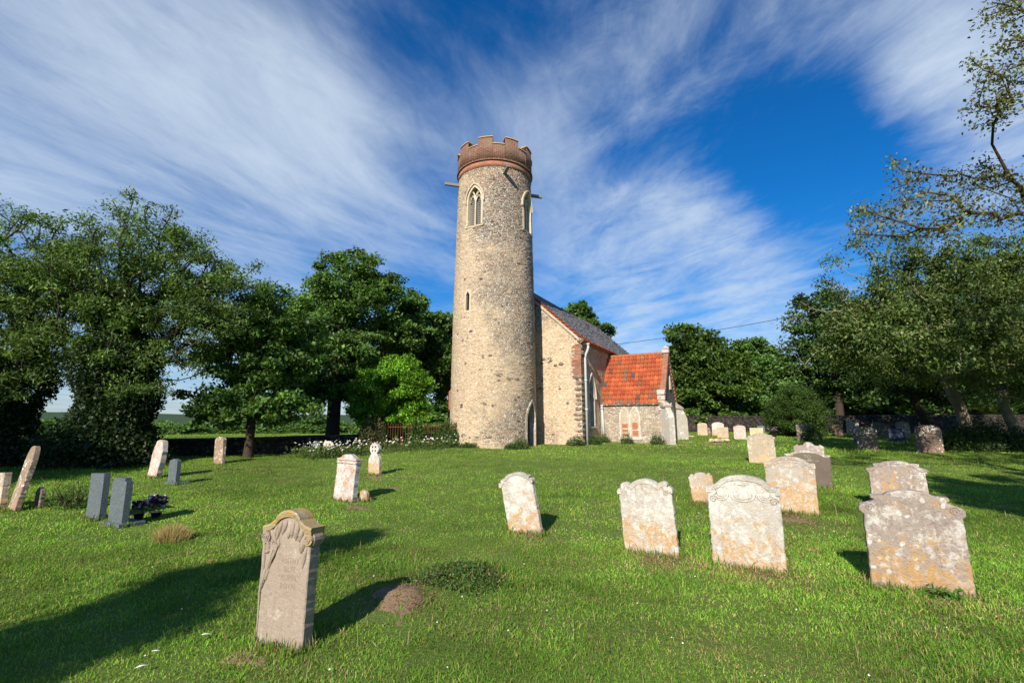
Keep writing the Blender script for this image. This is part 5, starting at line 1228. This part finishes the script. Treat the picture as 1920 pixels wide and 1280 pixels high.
for i, (x, y, r, h, lab) in enumerate(((-5.37, 8.05, .24, .22, "straw-coloured dry grass tuft on the lawn right of the granite pair"),)):
    n = 900; a_ = rs.rand(n) * 2 * PI; q = r * rs.rand(n) ** .7; X = x + q * np.cos(a_); Y = y + q * np.sin(a_); hh = h * rs.uniform(.35, 1.5, n) * (1 - q / r * .4)
    dx = np.cos(a_) * rs.uniform(0, .14, n) + rs.normal(size=n) * .03; dy = np.sin(a_) * rs.uniform(0, .14, n) + rs.normal(size=n) * .03; z = G(X, Y) - .01; w_ = .003
    V = np.stack([np.stack([X - w_, Y, z], 1), np.stack([X + w_, Y, z], 1), np.stack([X + dx * .4 + w_ * .8, Y + dy * .4, z + hh * .6], 1), np.stack([X + dx * .4 - w_ * .8, Y + dy * .4, z + hh * .6], 1), np.stack([X + dx, Y + dy, z + hh], 1)], 1)
    b = np.arange(n)[:, None] * 5; c = np.where(rs.rand(n, 1) < .75, np.array([[.40, .29, .13]]), np.array([[.14, .20, .05]])) * rs.uniform(.6, 1.2, (n, 1))
    root = empty("grass_tuft", (x, y, g1(x, y))); V = V.reshape(-1, 3) - np.array(root.location)
    nmesh("blades", V, [b + np.array([[0, 1, 2, 3]]), b + np.array([[3, 2, 4]])], M_GRASS, root, col=np.repeat(c, 5, 0)); tag(root, lab, "grass tuft")

pot(-6.97, 9.45, .16, .09, .22, "dark pot of purple flowers close behind the stepped granite headstone", seed=1, spread=.11)
pot(-6.90, 9.80, .10, .10, .30, "bouquet of purple and lilac flowers in the grass right of the granite headstones", seed=2, spread=.17, n=110)
pot(-7.95, 10.1, .20, .09, .10, "small black vase between the two granite headstones", seed=3, spread=.08, n=20)
pot(17.6, 33.2, .34, .26, .35, "dark urn of pink flowers on a far grave near the yew", seed=4, spread=.3, n=60)

def daisies(name, label, P_, size, hgt, rs, parent=None, petals=8, pal=(.82, .82, .78)):
    """flower heads (petal ring and yellow eye) on stalks"""
    n = len(P_); V = []; F = []; C = []; b = 0
    tl = rs.normal(size=(n, 2)) * .35; hh = hgt * rs.uniform(.5, 1.2, n); sz = size * rs.uniform(.7, 1.2, n)
    for i in range(n):
        x, y = P_[i]; z = g1(x, y) - .01; up = Vector((tl[i, 0] - .25, tl[i, 1] - .5, 1)).normalized(); u = up.cross(Vector((1, 0, 0))).normalized(); w_ = up.cross(u); c = Vector((x, y, z + hh[i]))
        pts = [c + (u * math.cos(2 * PI * k / petals) + w_ * math.sin(2 * PI * k / petals)) * sz[i] * (1 if k % 2 == 0 else .72) for k in range(petals)]
        V += [tuple(c)] + [tuple(p) for p in pts] + [tuple(c + up * sz[i] * .25 + (u * math.cos(2 * PI * k / 4) + w_ * math.sin(2 * PI * k / 4)) * sz[i] * .33 - up * sz[i] * .15) for k in range(4)] + [(x - .002, y, z), (x + .002, y, z), tuple(c)]
        F += [(b, b + 1 + k, b + 1 + (k + 1) % petals) for k in range(petals)]; e = b + 1 + petals; F += [(e, e + 1, e + 2), (e, e + 2, e + 3)]; F += [(e + 4, e + 5, e + 6)]
        C += [pal] * (1 + petals) + [(.55, .38, .02)] * 4 + [(.07, .13, .03)] * 3; b = len(V)
    return nmesh(name, V, [np.array(F)], M_PETAL, parent, col=C)
rs = np.random.RandomState(8); P_ = []
for cx, cy, sx_, sy_, n in ((-7.8, 20.9, .9, .8, 170), (-6.9, 22.0, .8, .8, 60), (-5.6, 23.2, .9, .8, 50), (-4.2, 24.0, .8, .6, 45), (-3.2, 25.0, .4, .3, 30)):
    P_.append(rs.normal(size=(n, 2)) * [sx_ * .6, sy_ * .6] + [cx, cy])
P_ = np.concatenate(P_)
o = daisies("oxeye_daisies", "", P_, .040, .55, rs); tag(o, "mass of white ox-eye daisies in front of the boundary wall and railings", "daisies", kind='stuff')
n = 5200; Q = P_[rs.randint(0, len(P_), n)] + rs.normal(size=(n, 2)) * .2; zz = G(Q[:, 0], Q[:, 1]) + rs.rand(n) * .42
v, f, c = leafcards(np.column_stack([Q, zz]), .16, .03, rs, [(.09, .15, .035), (.07, .12, .03), (.13, .17, .05)]); o = nmesh("daisy_foliage", v, f, M_LEAF, None, col=c); tag(o, "feathery green foliage under the ox-eye daisies", "foliage", kind='stuff')
n = 260; d = rs.uniform(3.2, 20, n); xx_ = rs.uniform(-1.0, 1.0, n) * d; o = daisies("lawn_daisies", "", np.column_stack([xx_, d]), .0085, .05, rs, petals=6); tag(o, "tiny white clover and daisy heads dotted over the lawn", "flowers", kind='stuff')
mb = MB(); p = (-5.35, 24.0); z = g1(*p); mb.tube([(0, 0, 0), (0, 0, .5)], .005, 4); mb.blob((0, 0, .54), (.06, .06, .05), 1, 8, 5, .3); o = mb.build("poppy", M_RED); o.location = (*p, z); tag(o, "single red poppy among the daisies", "flower")
def feather(x, y, s, rz, lab):
    z = g1(x, y) + .055; V = []; F = []
    for i in range(9):
        a_ = i / 8; w_ = .28 * math.sin(PI * min(1, a_ * 1.05)) ** .7 * (1 if i % 2 else .8); V += [(a_ - .5, -w_ * .5, .10 * math.sin(PI * a_)), (a_ - .5, 0, .10 * math.sin(PI * a_) + .03), (a_ - .5, w_ * .5, .10 * math.sin(PI * a_))]
    for i in range(8):
        for k in range(2): F.append((i * 3 + k, i * 3 + k + 1, i * 3 + 4 + k, i * 3 + 3 + k))
    me = bpy.data.meshes.new("feather"); me.from_pydata([(a_ * s, b_ * s, c_ * s) for a_, b_, c_ in V], [], F); o = link("feather", me, M_WHITE); o.location = (x, y, z); o.rotation_euler = (.1, .1, rz); tag(o, lab, "feather", "white feathers on the grass")
feather(-2.66, 4.57, .075, .5, "white feather on the grass nearest the front headstone"); feather(-2.87, 4.26, .06, .3, "middle one of the three white feathers"); feather(-2.80, 4.02, .085, .9, "white feather closest to the bottom of the photo")
# fallen stone fragments near the far row
mb = MB()
for i, (a_, b_, s) in enumerate(((0, 0, .22), (.35, .05, .18), (-.3, .1, .14), (.62, .12, .14))): mb.blob((a_, b_, .14), (s, .14, .09), i, 8, 5, .25)
o = mb.build("stone_fragments", M_MOSSST); o.location = (11.3, 27.2, g1(11.3, 27.2) - .02); tag(o, "broken lichened kerb lying on a bare mound on the lawn right of the porch", "stone fragments")
mb = MB(); mb.box(0, 1.1, 0, .35, 0, .08); o = mb.build("ledger_slab", M_PALE, bevel=.02); o.location = (11.2, 33.5, g1(11.5, 33.5)); o.rotation_euler = (0, 0, R(-20)); tag(o, "pale flat slab lying on the grass just right of the porch buttress", "slab")

# ------------------------------------------------------------------ distance: hedge trees and woods
def fartree(i, x, y, h, r):
    src = FT[i % len(FT)]; root = src.copy(); COL.objects.link(root); root.location = (x, y, g1(x, y)); root.rotation_euler = (0, 0, i * 1.3); root.scale = (r / 4.0, r / 4.0, h / 9.0)
    for ch in src.children: c = ch.copy(); COL.objects.link(c); c.parent = root
    root['label'] = FARLAB[i]; return root
FT = [T("field_tree", "distant field tree behind the trunk of the tall sycamore", "tree", "distant hedgerow trees beyond the wall", -30.0, 108.0, 9, [(-30.0, 108, 3.0, 4.0, 4.0, 3.4, 2), (-28.5, 108, 1.6, 3, 3, 3, 1)], nclump=110, leaves=80, L=.7, rc=1.3, pal=PAL_SYC, r0=.4, seed=50, shell=.4, wl=.7)]
FARLAB = ["", "distant pale tree at the extreme left beyond the wall", "distant round tree beyond the wall between the ash trunks", "low distant tree seen right of the ash", "distant hedge tree right of the small sycamore's trunk", "distant tree seen left of the small sycamore", "distant tree above the wall left of the brambles", "distant bushy tree just right of the thick sycamore trunk", "distant tree beyond the laurel", "hedge tree at the edge of the yellow field", "far hedge tree on the valley floor", "pale hedge tree in the gap right of the yew", "bushy hedge tree beyond the right-hand wall", "lit hedge tree behind the shaded headstones"]
for i, (x, y, h, r) in enumerate(((-86, 80, 6, 3.5), (-95, 128, 5.5, 4.5), (-66, 102, 5.5, 4), (-45, 96, 5, 4.5), (-84, 130, 5, 4.5), (-36, 92, 5, 4.5), (-22, 100, 6, 5.5), (-13, 96, 7, 6), (-110, 140, 7, 6), (-84, 150, 7, 7), (46, 68, 7, 6), (56, 66, 8, 7), (68, 68, 8, 7))): fartree(i + 1, x, y, h, r)
rs = np.random.RandomState(60); n = 130000
ang = rs.uniform(-1.15, .25, n); dd_ = rs.uniform(300, 560, n); row = rs.randint(0, 3, n); dd_ = np.array([310, 420, 560])[row] + rs.normal(size=n) * 6 + 25 * np.sin(ang * 9 + row * 2)
X = dd_ * np.sin(ang); Y = dd_ * np.cos(ang); H_ = 5.0 + 2 * np.sin(ang * 40 + row) + 1.5 * np.sin(ang * 97 + row * 5); Z = G(X, Y) + rs.rand(n) ** .7 * np.maximum(H_, 2)
v, f, c = leafcards(np.column_stack([X, Y, Z]), 1.5, 1.1, rs, PAL_SYC); o = nmesh("distant_woods", v, f, M_LEAF, None, col=c); tag(o, "far-off hedges and woodland across the valley", "woodland", kind='stuff')
rs = np.random.RandomState(61); n = 26000; X = rs.uniform(10, 85, n); Y = 72 + rs.normal(size=n) * 3 + .1 * X; Z = G(X, Y) + rs.rand(n) ** .8 * (7 + 2.5 * np.sin(X * .35) + 1.5 * np.sin(X * .9))
v, f, c = leafcards(np.column_stack([X, Y, Z]), .9, .7, rs, PAL_SYC + PAL_YEL[:1]); o = nmesh("wood_edge", v, f, M_LEAF, None, col=c); tag(o, "dense leafy wood edge behind the right-hand trees", "woodland", kind='stuff')

# ------------------------------------------------------------------ bare earth
def bare(x, y, rx, ry, rz, seed, lab):
    rg = random.Random(seed); n = 40; V = [(x, y, g1(x, y) + .004)]; F = []
    rad = [1 + .22 * math.sin(3 * q / n * 2 * PI + seed) + .14 * math.sin(7 * q / n * 2 * PI + 2 * seed) + rg.uniform(-.1, .1) for q in range(n)]
    for k in range(1, 9):
        for q in range(n):
            a_ = 2 * PI * q / n; u = k / 8 * rad[q] * rx * math.cos(a_); v = k / 8 * rad[q] * ry * math.sin(a_)
            px_ = x + u * math.cos(rz) - v * math.sin(rz); py_ = y + u * math.sin(rz) + v * math.cos(rz); V.append((px_, py_, g1(px_, py_) + (.004 + rg.uniform(-.006, .010) if k < 7 else -.012)))
    for q in range(n): F.append((0, 1 + q, 1 + (q + 1) % n))
    F4 = [(1 + (k * n) + q, 1 + (k + 1) * n + q, 1 + (k + 1) * n + (q + 1) % n, 1 + k * n + (q + 1) % n) for k in range(7) for q in range(n)]
    o = nmesh("bare_earth", V, [np.array(F), np.array(F4)], M_SOIL); o['kind'] = 'structure'; o['label'] = lab
for q in ((-1.20, 5.40, .24, .50, .40, 1), (-3.35, 10.75, .22, .16, 0, 2), (-3.1, 13.1, .22, .14, 0, 3), (11.3, 27.2, .9, .5, 0, 4), (5.1, 9.35, .42, .18, -.5, 5), (-4.2, 15.3, .35, .18, 0, 6), (9.6, 27.4, .5, .2, 0, 7), (-2.15, 4.25, .26, .12, -.4, 8), (-.22, 6.35, .10, .07, 0, 9), (3.55, 6.15, .10, .06, 0, 10), (8.9, 26.4, .5, .25, 0, 11)): bare(*q, "worn brown patch of bare earth in the lawn")
shrub("weed_clump", "dark green weeds on the low mound right of the bare patch, in the foreground", "weeds", -.60, 6.05, .52, .42, .085, 2600, .05, [(.07, .15, .035), (.045, .11, .03), (.11, .20, .04), (.16, .14, .06)], 60, wl=.30, stems=4)
shrub("weed_clump", "ragged weeds at the upper edge of the bare patch, joining the mound", "weeds", -.98, 5.95, .26, .22, .10, 700, .05, [(.07, .15, .035), (.11, .20, .04), (.18, .15, .07)], 62, wl=.25, stems=4)
shrub("weed_clump", "broad-leaved weeds at the foot of the largest headstone", "weeds", 4.55, 5.50, .16, .07, .10, 120, .08, [(.06, .16, .03), (.10, .22, .04)], 61, wl=.30, stems=4)
# ------------------------------------------------------------------ grass
rs = np.random.RandomState(99)
DRY = [(-1.22, 5.45, .36, 1.5), (-.25, 6.25, .16, .7), (-1.75, 4.15, .55, .55), (-3.3, 10.7, .35, 1.3), (5.15, 9.2, .6, 1.1), (-4.0, 14.9, .6, .8), (.5, 8.1, .4, .6), (2.1, 7.0, .45, .5), (3.2, 6.35, .5, .55), (1.6, 4.4, .5, .35), (-3.1, 13.0, .3, .8), (11.3, 27.2, .8, 1.2), (9.4, 27.8, .6, 1.0), (13, 31.5, 1.4, .5), (-9.6, 18.6, .4, .8), (4.7, 5.2, .5, .3), (-7.9, 8.2, .3, .6)]
def dryness(x, y):
    d = .22 * vn(x, y, 1.3, 21) + .26 * vn(x, y, 3.1, 22) + .18 * vn(x, y, 8.0, 24) + .16 * vn(x, y, .45, 23) + .15
    for q_ in HS:
        if q_[2] < 20: d = d + .55 * np.exp(-((x - q_[1]) ** 2 + (y - q_[2] + .05) ** 2) / (q_[3] ** 2 * .22))
    for a_, b_, r_, s in DRY: d = d + s * np.exp(-((x - a_) ** 2 + (y - b_) ** 2) / (r_ * r_))
    return d
VV, FF4, FF3, CC = [], [], [], []; base = 0
for (d0, d1, dens_, w_, hs) in ((1.9, 4.5, 4600, .0030, 1.0), (4.5, 8, 3000, .0040, 1.0), (8, 13, 1150, .0065, 1.0), (13, 22, 420, .011, 1.05), (22, 46, 105, .024, 1.25)):
    area = 1.3 * (d1 * d1 - d0 * d0); n = int(area * dens_); y = np.sqrt(rs.uniform(d0 * d0, d1 * d1, n)); x = rs.uniform(-1.3, 1.3, n) * y
    lush = .8 * vn(x, y, .9, 31) + .7 * vn(x, y, 2.7, 32) + .6 * vn(x, y, 7.5, 33); dr = dryness(x, y)
    brown = rs.rand(n) < np.clip(dr * .9 - .05, .02, .93)
    keep = ~((dr > 1.2) & (rs.rand(n) < .30)); 
    tallz = np.zeros(n)
    for a_, b_, r_, s in ((-.55, 6.3, .45, .8), (-1.0, 5.3, .25, .5), (16.5, 24.5, 4.5, .7), (-1.95, 4.3, .35, .5), (12, 33, 5, .4), (-14, 16.5, 3.5, .8), (7.0, 12, 2.5, .25), (-1.6, 4.9, .3, .5)): tallz = tallz + s * np.exp(-((x - a_) ** 2 + (y - b_) ** 2) / (r_ * r_))
    for k_, X_, Y_, w2, *_r in HS:
        if Y_ < 16: tallz = tallz + .9 * np.exp(-((x - X_) ** 2 + (y - Y_) ** 2) / (w2 * w2 * .35))
    h = .033 * hs * np.clip(1 + .32 * lush, .45, 1.9) * rs.gamma(7, 1 / 7, n) * (1 + 1.5 * tallz); h = np.where(brown, h * .62, h)
    seed = rs.rand(n) < .0016; h = np.where(seed, h * rs.uniform(2.2, 4.2, n), h)
    x, y, h, brown, lush, seed, dr = [q[keep] for q in (x, y, h, brown, lush, seed, dr)]; n = len(x)
    a_ = rs.rand(n) * 2 * PI; tilt = np.abs(rs.normal(0, .85, n)) + .12 + .9 * (dr > .9); tilt = np.where(seed, .15, tilt); cx, cy = np.cos(a_), np.sin(a_); b_ = rs.rand(n) * 2 * PI; sx_, sy_ = np.cos(b_) * w_, np.sin(b_) * w_
    z = G(x, y) - .006; t1 = tilt * .35 * h; t2 = tilt * h * 1.0
    f1 = np.array([[.112, .255, .028]]); f2 = np.array([[.200, .335, .040]]); f3 = np.array([[.050, .150, .022]]); fb = np.array([[.34, .225, .135]]); fy = np.array([[.36, .36, .10]])
    q = rs.rand(n, 1); lm = np.clip(.5 + .35 * lush, 0, 1)[:, None]; c = (f1 * q + f2 * (1 - q)) * (.45 + .55 * (1 - lm)) / .75 + f3 * lm * .35
    c = np.where(rs.rand(n, 1) < .12 + .12 * np.clip(dr, 0, 1)[:, None], fy, c); c = np.where(brown[:, None], fb * rs.uniform(.55, 1.3, (n, 1)), c); c = c * rs.uniform(.70, 1.30, (n, 1)) * (1 + .30 * vn(x, y, .6, 41) + .28 * vn(x, y, 4.5, 42))[:, None]; c = np.where(seed[:, None], np.array([[.30, .27, .12]]), c)
    if d1 <= 13:
        V = np.stack([np.stack([x - sx_, y - sy_, z], 1), np.stack([x + sx_, y + sy_, z], 1), np.stack([x + cx * t1 + sx_ * .8, y + cy * t1 + sy_ * .8, z + h * .6], 1), np.stack([x + cx * t1 - sx_ * .8, y + cy * t1 - sy_ * .8, z + h * .6], 1), np.stack([x + cx * t2, y + cy * t2, z + h * (1 - .25 * np.minimum(tilt, 1.5))], 1)], 1).reshape(-1, 3); k = 5
        b2 = base + np.arange(n)[:, None] * 5; FF4.append(b2 + np.array([[0, 1, 2, 3]])); FF3.append(b2 + np.array([[3, 2, 4]]))
    else:
        V = np.stack([np.stack([x - sx_, y - sy_, z], 1), np.stack([x + sx_, y + sy_, z], 1), np.stack([x + cx * t2, y + cy * t2, z + h], 1)], 1).reshape(-1, 3); k = 3
        b2 = base + np.arange(n)[:, None] * 3; FF3.append(b2 + np.array([[0, 1, 2]]))
    base += len(V); VV.append(V); CC.append(np.repeat(c, k, 0))
fr_ = [(q[1], q[2], q[3]) for q in HS if q[2] < 16] + [(-1.93, 4.46, .50), (-3.80, 11.44, .6), (-4.32, 15.73, .46), (-7.92, 9.63, .52), (-7.08, 9.11, .6), (-9.44, 13.95, .5)]
for X_, Y_, w2 in fr_:
    n = int(420 * w2); u = rs.uniform(-.56, .56, n) * w2; v_ = rs.choice([-1, -1, 1], n) * rs.uniform(.06, .15, n)
    edge = rs.rand(n) < .25; u = np.where(edge, np.sign(u) * (w2 / 2 + rs.uniform(.0, .06, n)), u); v_ = np.where(edge, rs.uniform(-.1, .1, n), v_)
    x = X_ + CD.x * u + AD.x * v_; y = Y_ + CD.y * u + AD.y * v_; z = G(x, y) - .006; h = rs.gamma(5, 1 / 5, n) * .070; w_ = .0032 + .0004 * Y_
    a_ = rs.rand(n) * 2 * PI; tl = np.abs(rs.normal(0, .35, n)) + .05; b_ = rs.rand(n) * 2 * PI; sx_, sy_ = np.cos(b_) * w_, np.sin(b_) * w_; cx, cy = np.cos(a_) * tl * h, np.sin(a_) * tl * h
    V = np.stack([np.stack([x - sx_, y - sy_, z], 1), np.stack([x + sx_, y + sy_, z], 1), np.stack([x + cx * .35 + sx_ * .8, y + cy * .35 + sy_ * .8, z + h * .6], 1), np.stack([x + cx * .35 - sx_ * .8, y + cy * .35 - sy_ * .8, z + h * .6], 1), np.stack([x + cx, y + cy, z + h], 1)], 1).reshape(-1, 3)
    b2 = base + np.arange(n)[:, None] * 5; FF4.append(b2 + np.array([[0, 1, 2, 3]])); FF3.append(b2 + np.array([[3, 2, 4]])); base += len(V); VV.append(V)
    c = np.where(rs.rand(n, 1) < .35, np.array([[.33, .25, .13]]), np.array([[.11, .22, .03]])) * rs.uniform(.6, 1.3, (n, 1)); CC.append(np.repeat(c, 5, 0))
o = nmesh("grass", np.concatenate(VV), [np.concatenate(FF4), np.concatenate(FF3)], M_GRASS, None, col=np.concatenate(CC)); tag(o, "uneven mown churchyard grass", "grass", kind='stuff')
print("grass verts", base)
# low broad-leaved clover and a few fallen leaves in the turf
n = 26000; d = np.sqrt(rs.uniform(2.2 ** 2, 13 ** 2, n)); x = rs.uniform(-1.2, 1.2, n) * d; pt = vn(x, d, 1.6, 71) + .7 * vn(x, d, 4.1, 72); k_ = pt > .45; x, d = x[k_], d[k_]
v, f, c = leafcards(np.column_stack([x, d, G(x, d) + rs.uniform(.008, .035, len(x))]), .020, .017, rs, [(.07, .19, .035), (.10, .24, .045), (.05, .14, .03)], up=1.6); o = nmesh("clover", v, f, M_LEAF, None, col=c); tag(o, "patches of low clover in the foreground turf", "clover", kind='stuff')
n = 260; d = rs.uniform(3.0, 14, n); x = rs.uniform(-1.0, 1.0, n) * d
v, f, c = leafcards(np.column_stack([x, d, G(x, d) + rs.uniform(.02, .04, n)]), .035, .022, rs, [(.30, .15, .06), (.22, .12, .06), (.36, .24, .10)], up=1.0); o = nmesh("fallen_leaves", v, f, M_LEAF, None, col=c); tag(o, "scattered dry brown leaves on the lawn", "leaves", kind='stuff')
